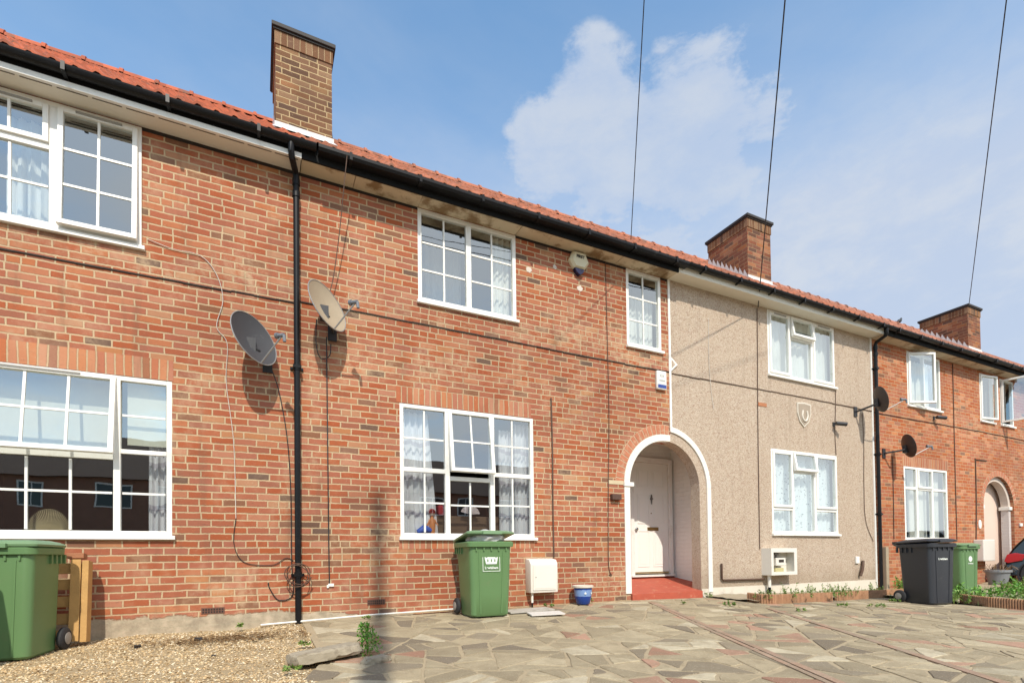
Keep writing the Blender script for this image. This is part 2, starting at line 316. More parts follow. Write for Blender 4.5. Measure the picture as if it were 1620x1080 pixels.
# ------------------------------------------------------------------ mesh helpers
class MB:
    def __init__(s): s.v = []; s.f = []; s.col = None
    def quad(s, a, b, c, d):
        i = len(s.v); s.v += [a, b, c, d]; s.f.append((i, i+1, i+2, i+3)); return s
    def poly(s, pts):
        i = len(s.v); s.v += list(pts); s.f.append(tuple(range(i, i+len(pts)))); return s
    def box(s, x0, x1, y0, y1, z0, z1, M_=None):
        i = len(s.v)
        P = [(x0, y0, z0), (x1, y0, z0), (x1, y1, z0), (x0, y1, z0), (x0, y0, z1), (x1, y0, z1), (x1, y1, z1), (x0, y1, z1)]
        if M_ is not None: P = [tuple(M_ @ Vector(p)) for p in P]
        s.v += P
        for f in ((0, 3, 2, 1), (4, 5, 6, 7), (0, 1, 5, 4), (1, 2, 6, 5), (2, 3, 7, 6), (3, 0, 4, 7)): s.f.append(tuple(i+k for k in f))
        return s
    def tube(s, pts, r, n=8, cap=True, closed=False):
        pts = [Vector(p) for p in pts]; rs = r if isinstance(r, (list, tuple)) else [r]*len(pts)
        i0 = len(s.v); prev = None
        for k, p in enumerate(pts):
            if closed: t = pts[(k+1) % len(pts)]-pts[k-1]
            else: t = (pts[min(k+1, len(pts)-1)]-pts[max(k-1, 0)])
            t.normalize()
            if prev is None:
                a = Vector((0, 0, 1)) if abs(t.z) < .9 else Vector((1, 0, 0))
                nrm = t.cross(a).normalized()
            else:
                nrm = (prev-t*prev.dot(t)).normalized()
            prev = nrm; bb = t.cross(nrm)
            for j in range(n):
                an = 2*math.pi*j/n; s.v.append(tuple(p+(nrm*math.cos(an)+bb*math.sin(an))*rs[k]))
        m = len(pts)
        for k in range(m if closed else m-1):
            for j in range(n):
                a = i0+k*n+j; b_ = i0+k*n+(j+1) % n; c = i0+((k+1) % m)*n+(j+1) % n; d = i0+((k+1) % m)*n+j
                s.f.append((a, b_, c, d))
        if cap and not closed:
            s.f.append(tuple(i0+j for j in range(n))[::-1]); s.f.append(tuple(i0+(m-1)*n+j for j in range(n)))
        return s
    def lathe(s, prof, cx=0, cy=0, n=24, M_=None, cap=True):
        i0 = len(s.v)
        for (r, z) in prof:
            for j in range(n):
                an = 2*math.pi*j/n; p = Vector((cx+r*math.cos(an), cy+r*math.sin(an), z))
                s.v.append(tuple(M_ @ p) if M_ is not None else tuple(p))
        for k in range(len(prof)-1):
            for j in range(n):
                s.f.append((i0+k*n+j, i0+k*n+(j+1) % n, i0+(k+1)*n+(j+1) % n, i0+(k+1)*n+j))
        if cap:
            s.f.append(tuple(i0+j for j in range(n))[::-1]); s.f.append(tuple(i0+(len(prof)-1)*n+j for j in range(n)))
        return s
    def prism(s, pts2, y0, y1, M_=None):    # polygon in x,z extruded along y
        i = len(s.v); n = len(pts2)
        P = [(x, y0, z) for x, z in pts2]+[(x, y1, z) for x, z in pts2]
        if M_ is not None: P = [tuple(M_ @ Vector(p)) for p in P]
        s.v += P
        s.f.append(tuple(range(i, i+n))); s.f.append(tuple(range(i+n, i+2*n))[::-1])
        for k in range(n): s.f.append((i+k, i+n+k, i+n+(k+1) % n, i+(k+1) % n))
        return s
    def xf(s, M_):
        s.v = [tuple(M_ @ Vector(p)) for p in s.v]; return s
ROOT = {}
def build(mb, name, mat, parent=None, smoothf=False, bevel=0, local=False):
    off = Vector((0, 0, 0))
    if parent is not None and not local: off = ROOT[parent.name]
    me = bpy.data.meshes.new(name)
    me.from_pydata([tuple(Vector(v)-off) for v in mb.v], [], mb.f); me.validate(); me.update()
    o = bpy.data.objects.new(name, me); C.objects.link(o)
    bm = bmesh.new(); bm.from_mesh(me); bmesh.ops.recalc_face_normals(bm, faces=bm.faces)
    if bevel:
        es = [e for e in bm.edges if len(e.link_faces) == 2 and e.calc_face_angle(0) > .6]
        bmesh.ops.bevel(bm, geom=es, offset=bevel, segments=2, affect='EDGES', profile=.6)
    bm.to_mesh(me); bm.free()
    if smoothf:
        for p in me.polygons: p.use_smooth = True
        try: me.set_sharp_from_angle(angle=R(smoothf if smoothf is not True else 40))
        except Exception: pass
    if mat: me.materials.append(mat)
    if parent is not None:
        o.parent = parent; ROOT[o.name] = off
    else: ROOT[o.name] = Vector((0, 0, 0))
    return o
def recenter(o):    # put a one-mesh thing's origin at its base
    me = o.data; xs = [v.co for v in me.vertices]
    c = Vector(((min(v.x for v in xs)+max(v.x for v in xs))/2, (min(v.y for v in xs)+max(v.y for v in xs))/2, min(v.z for v in xs)))
    me.transform(Matrix.Translation(-c)); o.location = c; return o
def tag(o, label, cat, group=None, kind=None):
    if label: o['label'] = label
    if cat: o['category'] = cat
    if group: o['group'] = group
    if kind: o['kind'] = kind
    return o
def thing(name, loc, label, cat, group=None, rz=0):
    o = bpy.data.objects.new(name, None); C.objects.link(o); o.location = loc; o.rotation_euler = (0, 0, rz); o.empty_display_size = .2
    ROOT[o.name] = Vector(loc); return tag(o, label, cat, group)
def struct(o): o['kind'] = 'structure'; return o
def text_mesh(txt, size, mat, parent, M_, name='lettering', bold=0.0, ext=.0008):
    cu = bpy.data.curves.new('tmp', 'FONT'); cu.body = txt; cu.size = size; cu.align_x = 'CENTER'; cu.extrude = ext; cu.offset = bold
    t = bpy.data.objects.new('tmp', cu); C.objects.link(t)
    bpy.context.view_layer.update()
    me = bpy.data.meshes.new_from_object(t.evaluated_get(bpy.context.evaluated_depsgraph_get()))
    bpy.data.objects.remove(t); me.transform(M_); me.name = name; me.materials.clear(); me.materials.append(mat)
    o = bpy.data.objects.new(name, me); C.objects.link(o); o.parent = parent
    return o

# ------------------------------------------------------------------ ground
def gz(x, y=0):
    pts = [(-60, -1.0), (-4, -.775), (-1.4, -.752), (.5, -.722), (3.7, -.695), (5.2, -.69), (7, -.72), (9, -.752), (11.6, -.80), (16, -.80), (25, -.9), (80, -1.2)]
    z = pts[-1][1]
    for (a, za), (b, zb) in zip(pts, pts[1:]):
        if x <= b: z = za+(zb-za)*max(0, (x-a)/(b-a)); break
    return z+.03*max(min(y, 0), -9)-(.012*max(0, -y-9) if y > -12 else .036)
def sheet(x0, x1, y0, y1, nx, ny, dz, amp=0, sc_=1.0):
    mb = MB()
    for j in range(ny+1):
        for i in range(nx+1):
            x = x0+(x1-x0)*i/nx; y = y0+(y1-y0)*j/ny
            mb.v.append((x, y, gz(x, y)+dz+(mnoise.fractal(Vector((x*sc_, y*sc_, 0)), 1, 2, 4)*amp if amp else 0)))
    for j in range(ny):
        for i in range(nx):
            a = j*(nx+1)+i; mb.f.append((a, a+1, a+nx+2, a+nx+1))
    return mb
m_ground = plain('earth', (.24, .19, .12), .95, var=.35, scale=2, bump=.6, bscale=12)
gmb = MB()
xs_ = [-900, -300, -60, -20, -8, -4, -1.4, .5, 2, 3.7, 5.2, 7, 9, 11.6, 14, 16, 20, 25, 40, 80, 300, 900]
ys_ = [-900, -300, -60, -26, -14, -12, -9.6, -9, -6, -4, -2, -1, 0, 1, 8, 30, 200, 900]
for y in ys_:
    for x in xs_: gmb.v.append((x, y, gz(x, y)-.06))
for j in range(len(ys_)-1):
    for i in range(len(xs_)-1):
        a = j*len(xs_)+i; gmb.f.append((a, a+1, a+len(xs_)+1, a+len(xs_)))
struct(build(gmb, 'ground', m_ground))
GRX = .47
struct(build(sheet(-7, GRX, -4.6, .02, 60, 40, 0.0, .03, 1.6), 'gravel_bed', m_gravelbase, smoothf=True))
m_asph = plain('asphalt', (.055, .053, .05), .9, var=.2, scale=5, bump=.5, bscale=150)
m_pave = plain('concrete_paving', (.33, .30, .25), .9, var=.15, scale=3, bump=.3)
m_road = m_asph
mb = MB(); mb.box(-60, 80, -18.5, -12.5, -1.3, -1.16); struct(build(mb, 'road', m_asph))
mb = MB(); mb.box(-60, 80, -12.46, -10.2, -1.3, -1.04); mb.box(-60, 80, -20.8, -18.54, -1.3, -1.04); struct(build(mb, 'pavement', m_pave))
def scatter_stones(name, n, region, smin, smax, pal, zoff=0.0):
    mb = MB(); cols = []
    V = [(1, 0, 0), (-1, 0, 0), (0, 1, 0), (0, -1, 0), (0, 0, 1), (0, 0, -1)]
    F = [(0, 2, 4), (2, 1, 4), (1, 3, 4), (3, 0, 4), (2, 0, 5), (1, 2, 5), (3, 1, 5), (0, 3, 5)]
    for _ in range(n):
        x, y = region()
        if x is None: continue
        s = random.uniform(smin, smax); a = random.uniform(0, 6.28); ca, sa = math.cos(a), math.sin(a)
        e = (s*random.uniform(.7, 1.3), s*random.uniform(.5, .9), s*random.uniform(.3, .6))
        z = gz(x, y)+mnoise.fractal(Vector((x*1.6, y*1.6, 0)), 1, 2, 4)*.03+zoff+random.uniform(0, .35)*s
        tl = random.uniform(-.6, .6)
        i = len(mb.v)
        for (vx, vy, vz) in V:
            px, py, pz = vx*e[0]*random.uniform(.8, 1.2), vy*e[1], vz*e[2]+vx*e[0]*tl
            mb.v.append((x+px*ca-py*sa, y+px*sa+py*ca, z+pz))
        c = random.choice(pal); k = random.uniform(.8, 1.2); c = tuple(min(1, q*k) for q in c)
        for f in F: mb.f.append(tuple(i+q for q in f)); cols.append(c)
    return mb, cols
def colmat(name, rough=.9, bump=0, bs=40, var=0, vs=5):
    m, nt, b = newmat(name)
    at = nd(nt, 'ShaderNodeAttribute', attribute_name='stone')
    c = at.outputs['Color']
    pos = nd(nt, 'ShaderNodeNewGeometry').outputs['Position']
    if var:
        c = mixc(nt, mth(nt, 'MULTIPLY', smooth(nt, noise(nt, pos, vs, 7, .7), .38, .7), var), c, (.20, .155, .095))
        c = mixc(nt, mth(nt, 'MULTIPLY', smooth(nt, noise(nt, pos, vs*9, 5, .7), .52, .7), var*.8), c, (.13, .10, .065))
        c = mixc(nt, mth(nt, 'MULTIPLY', smooth(nt, noise(nt, pos, 90, 3, .6), .60, .68), .45), c, (.66, .58, .44))
    nt.links.new(c, b.inputs['Base Color']); b.inputs['Roughness'].default_value = rough; b.inputs['Specular IOR Level'].default_value = .25
    if bump:
        bn = nd(nt, 'ShaderNodeBump', {'Height': noise(nt, pos, bs, 6, .65), 'Strength': bump, 'Distance': .01}); nt.links.new(bn.outputs[0], b.inputs['Normal'])
    return m
m_stone = colmat('gravel_stone'); m_flag = colmat('paving_stone', .88, .5, 45, .5, 5)
def colbuild(mb, cols, name, mat, parent=None):
    me = bpy.data.meshes.new(name); off = ROOT[parent.name] if parent else Vector((0, 0, 0))
    me.from_pydata([tuple(Vector(v)-off) for v in mb.v], [], mb.f)
    at = me.color_attributes.new('stone', 'FLOAT_COLOR', 'CORNER')
    buf = []
    for p, c in zip(me.polygons, cols): buf += [c[0], c[1], c[2], 1.0]*p.loop_total
    at.data.foreach_set('color', buf); me.materials.append(mat); me.update()
    o = bpy.data.objects.new(name, me); C.objects.link(o); o.parent = parent; ROOT[o.name] = off
    return o
GP = [(.58, .44, .25), (.50, .36, .19), (.64, .52, .33), (.42, .29, .15), (.70, .60, .43), (.33, .22, .11), (.55, .38, .20)]
def greg():
    x = random.uniform(-3.4, GRX-.005); y = -random.random()**1.0*3.2
    return x, y
mb, cols = scatter_stones('gravel', 30000, greg, .006, .0135, GP)
o = colbuild(mb, cols, 'gravel', m_stone); o['kind'] = 'stuff'

# crazy paving: polygons cut by random lines, inset for the joints
def cut(poly, p, d):
    n = Vector((-d.y, d.x)); A, B = [], []
    for i in range(len(poly)):
        a, b = poly[i], poly[(i+1) % len(poly)]
        sa, sb = (a-p).dot(n), (b-p).dot(n)
        if sa >= 0: A.append(a)
        else: B.append(a)
        if sa*sb < 0:
            q = a+(b-a)*(sa/(sa-sb)); A.append(q); B.append(q)
    return A, B
def area(p): return abs(sum(p[i].x*p[(i+1) % len(p)].y-p[(i+1) % len(p)].x*p[i].y for i in range(len(p))))/2
def inset(p, w):
    if sum(p[i].x*p[(i+1) % len(p)].y-p[(i+1) % len(p)].x*p[i].y for i in range(len(p))) < 0: p = p[::-1]
    out = p
    for i in range(len(p)):
        a, b = p[i], p[(i+1) % len(p)]; d = (b-a)
        if d.length < 1e-5: continue
        d.normalize(); n = Vector((-d.y, d.x)); q = a+n*(w*random.uniform(.5, 1.5)); d = Vector((d.x, d.y))+n*random.uniform(-.03, .03)
        A, B = cut(out, q, d); out = A
        if len(out) < 3: return None
    return out
def crazy(poly, amax, rng):
    todo = [poly]; done = []
    while todo:
        p = todo.pop(); A_ = area(p)
        if A_ < amax*rng.uniform(.35, 1.5): done.append(p); continue
        c = sum(p, Vector((0, 0)))/len(p)
        best = None
        L = max(((a-b).length, (a-b)) for i, a in enumerate(p) for b in p[i+1:])[1] if len(p) > 1 else Vector((1, 0))
        an = math.atan2(L.y, L.x)+math.pi/2+rng.uniform(-.75, .75)
        q = c+Vector((rng.uniform(-.12, .12), rng.uniform(-.12, .12)))*math.sqrt(A_)
        a, b = cut(p, q, Vector((math.cos(an), math.sin(an))))
        if len(a) < 3 or len(b) < 3: done.append(p); continue
        todo += [a, b]
    return done
rng = random.Random(11)
PC = [(28, (.36, .295, .19)), (24, (.31, .255, .165)), (18, (.40, .335, .22)), (12, (.255, .21, .145)), (8, (.19, .155, .11)), (7, (.46, .40, .28)), (5, (.40, .235, .16)), (2, (.33, .18, .12))]
def pc():
    t = rng.uniform(0, sum(w for w, c in PC))
    for w, c in PC:
        t -= w
        if t <= 0: break
    k = rng.uniform(.88, 1.14); return tuple(x*k for x in c)
def stones(poly, amax, dz, th=.014, gap=.011, rough_=.35):
    mb = MB(); cols = []
    for p in crazy(poly, amax, rng):
        q = inset(p, gap)
        if not q or area(q) < .002: continue
        # knock the corners off and roughen the outline
        pts = []
        n = len(q)
        for i in range(n):
            a, b, c = q[i-1], q[i], q[(i+1) % n]
            l1 = min(.03, (a-b).length*.3); l2 = min(.03, (c-b).length*.3)
            if (a-b).length < 1e-4 or (c-b).length < 1e-4: continue
            pts.append(b+(a-b).normalized()*l1*rng.uniform(.2, 1)); 
            pts.append(b+(c-b).normalized()*l2*rng.uniform(.2, 1))
            m = (b+c)/2; e = (c-b).length
            if e > .15:
                nn_ = Vector((-(c-b).y, (c-b).x)).normalized(); pts.append(m+nn_*rng.uniform(-.012, .012))
        if len(pts) < 3: continue
        c = pc(); h = dz+rng.uniform(-.002, .003); tx, ty = rng.uniform(-.007, .007), rng.uniform(-.007, .007); ce = sum(pts, Vector((0, 0)))/len(pts)
        top = []; mid = []; bot = []
        for v in pts:
            z = gz(v.x, v.y)+h+(v.x-ce.x)*tx+(v.y-ce.y)*ty; w = v+(ce-v).normalized()*.007
            top.append((w.x, w.y, z)); mid.append((v.x, v.y, z-.005)); bot.append((v.x, v.y, z-.03))
        i = len(mb.v); m_ = len(pts); mb.v += top+mid+bot
        mb.f.append(tuple(range(i, i+m_))); cols.append(c)
        for L_ in (0, 1):
            for k in range(m_): mb.f.append((i+L_*m_+k, i+(L_+1)*m_+k, i+(L_+1)*m_+(k+1) % m_, i+L_*m_+(k+1) % m_)); cols.append(c)
    return mb, cols
m_joint = plain('paving_mortar', (.37, .295, .185), .95, var=.2, scale=12, bump=.6, bscale=60, dirt=((.17, .13, .08), 7, .54, .6))
struct(build(sheet(GRX-.02, 26, -10, .0, 60, 40, .012), 'paving_bed', m_joint, smoothf=True))
pv = [Vector(p) for p in ((GRX+.05, -.03), (12.0, -.03), (14, -9.9), (-1.5, -9.9), (-1.2, -5.2), (.0, -3.2), (.34, -2.45), (.5, -1.95), (.5, -.9))]
mb, cols = stones(pv, .10, .017)
struct(colbuild(mb, cols, 'crazy_paving', m_flag))

# ------------------------------------------------------------------ facade openings
def opening_wall(mb, x0, x1, z0, z1, ops, y=0.0, depth=.10, arch=None, back=True):
    """front sheet with rectangular holes; arch = (cx, r, zs, zb, depth)"""
    xs = {x0, x1}; zs = {z0, z1}; rects = list(ops)
    if arch: rects.append((arch[0]-arch[1], arch[0]+arch[1], arch[3], arch[2]+arch[1]))
    rects = [(max(a, x0), min(b, x1), max(c, z0), min(d, z1)) for a, b, c, d in rects]
    for a, b, c, d in rects: xs |= {a, b}; zs |= {c, d}
    xs = sorted(xs); zs = sorted(zs)
    for i in range(len(xs)-1):
        for j in range(len(zs)-1):
            cx, cz = (xs[i]+xs[i+1])/2, (zs[j]+zs[j+1])/2
            if any(a < cx < b and c < cz < d for a, b, c, d in rects): continue
            mb.quad((xs[i], y, zs[j]), (xs[i+1], y, zs[j]), (xs[i+1], y, zs[j+1]), (xs[i], y, zs[j+1]))
    for a, b, c, d in ops:
        mb.quad((a, y, c), (a, y+depth, c), (a, y+depth, d), (a, y, d)); mb.quad((b, y, c), (b, y, d), (b, y+depth, d), (b, y+depth, c))
        mb.quad((a, y, d), (a, y+depth, d), (b, y+depth, d), (b, y, d)); mb.quad((a, y, c), (b, y, c), (b, y+depth, c), (a, y+depth, c))
    if arch:
        cx, r, zs_, zb, dp = arch; n = 24
        ztop = zs_+r
        for k in range(n):
            a0, a1 = math.pi*k/n, math.pi*(k+1)/n
            p0 = (cx+r*math.cos(a0), zs_+r*math.sin(a0)); p1 = (cx+r*math.cos(a1), zs_+r*math.sin(a1))
            lo, hi = min(p0[0], p1[0]), max(p0[0], p1[0])
            if hi <= x0+1e-6 or lo >= x1-1e-6: continue
            q0 = p0 if x0 <= p0[0] <= x1 else None
            def cl(p, q):
                X = min(max(p[0], x0), x1)
                if X == p[0]: return p
                t = (X-p[0])/(q[0]-p[0]); return (X, p[1]+(q[1]-p[1])*t)
            a_, b_ = cl(p0, p1), cl(p1, p0)
            mb.quad((a_[0], y, a_[1]), (a_[0], y, ztop), (b_[0], y, ztop), (b_[0], y, b_[1]))
            mb.quad((a_[0], y, a_[1]), (b_[0], y, b_[1]), (b_[0], y+dp, b_[1]), (a_[0], y+dp, a_[1]))
        for X in (cx-r, cx+r):
            if x0-1e-6 <= X <= x1+1e-6: mb.quad((X, y, zb), (X, y+dp, zb), (X, y+dp, zs_), (X, y, zs_))
    return mb

def curtain(parent, x0, x1, z0, z1, y, mat, waves=6, amp=.025, x1b=None, name='curtain'):
    mb = MB(); n = max(12, int(waves*8)); rows = 6
    ph = random.uniform(0, 6)
    for j in range(rows+1):
        z = z0+(z1-z0)*j/rows; xe = x1 if x1b is None else x1b+(x1-x1b)*(j/rows)
        for i in range(n+1):
            t = i/n; x = x0+(xe-x0)*t
            mb.v.append((x, y+amp*math.sin(t*waves*6.283+ph+.4*math.sin(j*.9))+amp*.4*math.sin(t*waves*15+ph), z))
    for j in range(rows):
        for i in range(n):
            a = j*(n+1)+i; mb.f.append((a, a+1, a+n+2, a+n+1))
    return build(mb, name, mat, parent, smoothf=80)

def window(house, x0, x1, z0, z1, vm, cells, yf=.012, sill=True, label=None, fw_=.05, bevelf=.004, sillmat=None):
    """vm: (x, halfwidth, za, zb) mullions / ('h', z, hw, xa, xb) transoms.
       cells: dict(r=(x0,x1,z0,z1), n=(cols,rows), sash=bool, open=(hinge, angle))"""
    y0, y1 = yf, yf+.065
    mb = MB()
    mb.box(x0, x0+fw_, y0, y1, z0, z1); mb.box(x1-fw_, x1, y0, y1, z0, z1)
    mb.box(x0+fw_, x1-fw_, y0, y1, z1-fw_, z1); mb.box(x0+fw_, x1-fw_, y0, y1, z0, z0+fw_+.01)
    for m_ in vm:
        if m_[0] == 'h': mb.box(m_[3], m_[4], y0+.002, y1-.002, m_[1]-m_[2], m_[1]+m_[2])
        else: mb.box(m_[0]-m_[1], m_[0]+m_[1], y0, y1, m_[2], m_[3])
    w = build(mb, 'window', m_white, house, bevel=bevelf)
    if label: w['label'] = label
    if sill:
        s = MB(); s.box(x0-.02, x1+.03, -.045, .02, z0-.028, z0+.012); build(s, 'sill', sillmat or m_white, w, bevel=.004)
    for c in cells:
        a, b, lo, hi = c['r']; g = MB(); f = MB(); sash = c.get('sash')
        mar = .045 if sash else .012
        yy0, yy1 = (y0-.022, y1-.03) if sash else (y0+.012, y1-.02)
        ia, ib, il, ih = a+mar, b-mar, lo+mar, hi-mar
        if sash:
            f.box(a, ia, yy0, yy1, lo, hi); f.box(ib, b, yy0, yy1, lo, hi); f.box(ia, ib, yy0, yy1, ih, hi); f.box(ia, ib, yy0, yy1, lo, il)
        gy = (yy0+yy1)/2
        g.quad((ia-.004, gy, il-.004), (ib+.004, gy, il-.004), (ib+.004, gy, ih+.004), (ia-.004, gy, ih+.004))
        nx, nz = c.get('n', (1, 1)); bwid = .011; bars = MB()
        zs = c.get('bars') or [il+(ih-il)*k/nz for k in range(1, nz)]
        for k in range(1, nx):
            x = ia+(ib-ia)*k/nx; bars.box(x-bwid, x+bwid, gy-.011, gy+.011, il, ih)
        for z in zs:
            bars.box(ia, ib, gy-.009, gy+.009, z-bwid, z+bwid)
        if c.get('vent'):
            v = MB(); v.box(a+(b-a)*.22, a+(b-a)*.8, yy0-.012, yy0, hi-.03, hi-.012)
        else: v = None
        if c.get('open'):
            hinge, ang = c['open']
            if hinge == 'top': piv = Vector((0, y0-.01, hi)); Mx = Matrix.Translation(piv) @ Matrix.Rotation(-ang, 4, 'X') @ Matrix.Translation(-piv)
            elif hinge == 'left': piv = Vector((a, y0-.01, 0)); Mx = Matrix.Translation(piv) @ Matrix.Rotation(-ang, 4, 'Z') @ Matrix.Translation(-piv)
            else: piv = Vector((b, y0-.01, 0)); Mx = Matrix.Translation(piv) @ Matrix.Rotation(ang, 4, 'Z') @ Matrix.Translation(-piv)
            for q in (f, g, bars)+((v,) if v else ()): q.xf(Mx)
        if sash: build(f, 'sash', m_white, w, bevel=.004)
        build(g, 'pane', m_glass, w)
        if bars.f: build(bars, 'glazing_bars', m_white, w)
        if v: build(v, 'trickle_vent', m_grey, w)
    return w
m_grey = plain('grey_strip', (.30, .28, .25), .6)
m_vent = plain('vent_slot', (.16, .13, .10), .8)

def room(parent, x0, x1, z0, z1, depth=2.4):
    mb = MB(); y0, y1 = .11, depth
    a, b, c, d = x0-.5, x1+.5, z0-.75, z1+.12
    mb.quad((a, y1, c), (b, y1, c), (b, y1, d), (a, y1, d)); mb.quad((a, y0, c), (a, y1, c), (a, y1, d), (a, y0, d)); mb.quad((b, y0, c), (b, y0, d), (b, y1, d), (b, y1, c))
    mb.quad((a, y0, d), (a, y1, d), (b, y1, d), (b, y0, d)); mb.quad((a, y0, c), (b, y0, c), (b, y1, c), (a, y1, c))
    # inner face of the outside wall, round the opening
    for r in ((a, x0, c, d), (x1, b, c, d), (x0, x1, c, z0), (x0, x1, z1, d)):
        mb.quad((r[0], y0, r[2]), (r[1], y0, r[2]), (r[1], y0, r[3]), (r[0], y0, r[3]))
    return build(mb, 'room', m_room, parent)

EAVE = 4.52; ZB = -1.05; RY, RZ = 3.5, 7.72; TX = (RZ-4.662)/(RY+.34)
def roofz(y): return 4.662+(y+.34)*TX
def roof(house, x0, x1, mat):
    nx = int(round((x1-x0)/.165)); seg = 6; rows = 16; mb = MB()
    L = nx*seg+1
    def prof(t):
        t = t % 1.0
        return .030*max(0, math.sin(math.pi*min(t/.45, 1))) if t < .45 else -.008*math.sin(math.pi*(t-.45)/.55)
    for rI in range(rows):
        ya = -.34+(RY+.34)*rI/rows; yb = -.34+(RY+.34)*(rI+1)/rows+.03
        i0 = len(mb.v); jz = [random.uniform(-.004, .006) for _ in range(nx+1)]
        for (yy, dz) in ((ya, .0), (ya, .028), (yb, .004)):
            for k in range(L):
                x = x0+(x1-x0)*k/(L-1); q = jz[min(k//seg, nx)]
                mb.v.append((x, yy, roofz(yy)+dz+(prof(k/seg)+q if dz != 0.0 or True else 0)))
        for b_ in (0, 1):
            for k in range(L-1):
                a = i0+b_*L+k; mb.f.append((a, a+1, a+L+1, a+L))
    # back slope
    mb.quad((x0, RY, RZ), (x1, RY, RZ), (x1, 2*RY+.4, 4.6), (x0, 2*RY+.4, 4.6))
    o = build(mb, 'roof', mat, house, smoothf=35)
    rb = MB(); n = int((x1-x0)/.45)
    for k in range(n):
        a = x0+(x1-x0)*k/n; b_ = x0+(x1-x0)*(k+1)/n
        for (u0, u1, rr) in ((a, a+.05, .125), (a+.05, b_, .105)):
            pts = [(RY+rr*math.cos(t), RZ-.03+rr*math.sin(t)) for t in [math.pi*q/8 for q in range(9)]]
            i = len(rb.v)
            for X in (u0, u1): rb.v += [(X, p[0], p[1]) for p in pts]
            for q in range(8): rb.f.append((i+q, i+q+1, i+9+q+1, i+9+q))
            rb.f.append(tuple(range(i, i+9))[::-1]); rb.f.append(tuple(range(i+9, i+18)))
    build(rb, 'ridge_tiles', mat, o, smoothf=35)
    return o
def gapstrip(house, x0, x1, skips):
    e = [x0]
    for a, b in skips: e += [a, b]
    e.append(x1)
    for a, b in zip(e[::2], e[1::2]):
        mb = MB(); mb.box(a, b, -.004, .0, EAVE-.038, EAVE-.004); build(mb, 'gap_shadow_strip', m_tarline, house)  # dark strip standing in for the shadow line under the soffit
def gutter(house, x0, x1, z=4.645, y=-.325, r=.058, brackets=.82, boxgut=False):
    mb = MB(); n = 8; i0 = 0
    pts = []
    if boxgut: pts = [(-1, 0), (-1, -.55), (-.72, -1), (.9, -1), (1, -.5), (1, 0)]
    else: pts = [(math.cos(math.pi+math.pi*k/n), math.sin(math.pi+math.pi*k/n)) for k in range(n+1)]
    out = [(y+r*a, z+r*1.0*b) for a, b in pts]; inn = [(y+(r-.006)*a, z+(r-.006)*b) for a, b in pts][::-1]
    ring = out+inn
    N_ = max(2, int((x1-x0)/.9)); m = len(ring)
    for k in range(N_+1):
        x = x0+(x1-x0)*k/N_; s = .004*math.sin(x*1.7)
        mb.v += [(x, a, b+s) for a, b in ring]
    for k in range(N_):
        for j in range(m): mb.f.append((k*m+j, k*m+(j+1) % m, (k+1)*m+(j+1) % m, (k+1)*m+j))
    mb.f.append(tuple(range(m))); mb.f.append(tuple(range(N_*m, N_*m+m)))
    g = build(mb, 'gutter', m_black, house, smoothf=30)
    x = x0+.35
    while x < x1-.1:
        bb = MB()
        bb.box(x-.016, x+.016, y-r-.006, y+r+.004, z-r-.012, z-r+.004); bb.box(x-.016, x+.016, y-r-.008, y-r+.001, z-r-.01, z+.012)
        build(bb, 'bracket', m_black, g)
        x += brackets
    return g
def eaves(house, x0, x1, fascia_mat, soffit_mat, slots=False, joints=(), stain=None):
    mb = MB(); mb.box(x0, x1, -.262, -.24, EAVE-.012, 4.675); build(mb, 'fascia', fascia_mat, house)
    mb = MB()
    js = [x0]+[j for j in joints if x0 < j < x1]+[x1]
    for a, b in zip(js, js[1:]): mb.box(a+.003, b-.003, -.24, -.001, EAVE-.002+random.uniform(-.003, .003), EAVE+.02)
    s = build(mb, 'soffit', soffit_mat, house)
    mb = MB(); mb.box(x0, x1, -.24, .0, EAVE+.022, EAVE+.03); build(mb, 'eaves_board', m_tarline, house)
    if slots:
        v = MB(); x = x0+.03
        while x < x1-.2: v.box(x, x+.235, -.214, -.206, EAVE-.0075, EAVE-.003); x += .27
        build(v, 'vent_slots', m_vent, s)
    return s
def course(house, x0, x1, mat, z=2.99, kinks=True):
    mb = MB(); n = int((x1-x0)/.22)
    prevz = z
    for k in range(n):
        a, b = x0+(x1-x0)*k/n, x0+(x1-x0)*(k+1)/n
        zz = z+.010*math.sin(a*.9)+random.uniform(-.004, .004)
        mb.box(a, b, -.009-random.uniform(0, .004), .02, zz-.007-random.uniform(0, .003), zz+.006)
    return build(mb, 'damp_course', mat, house)
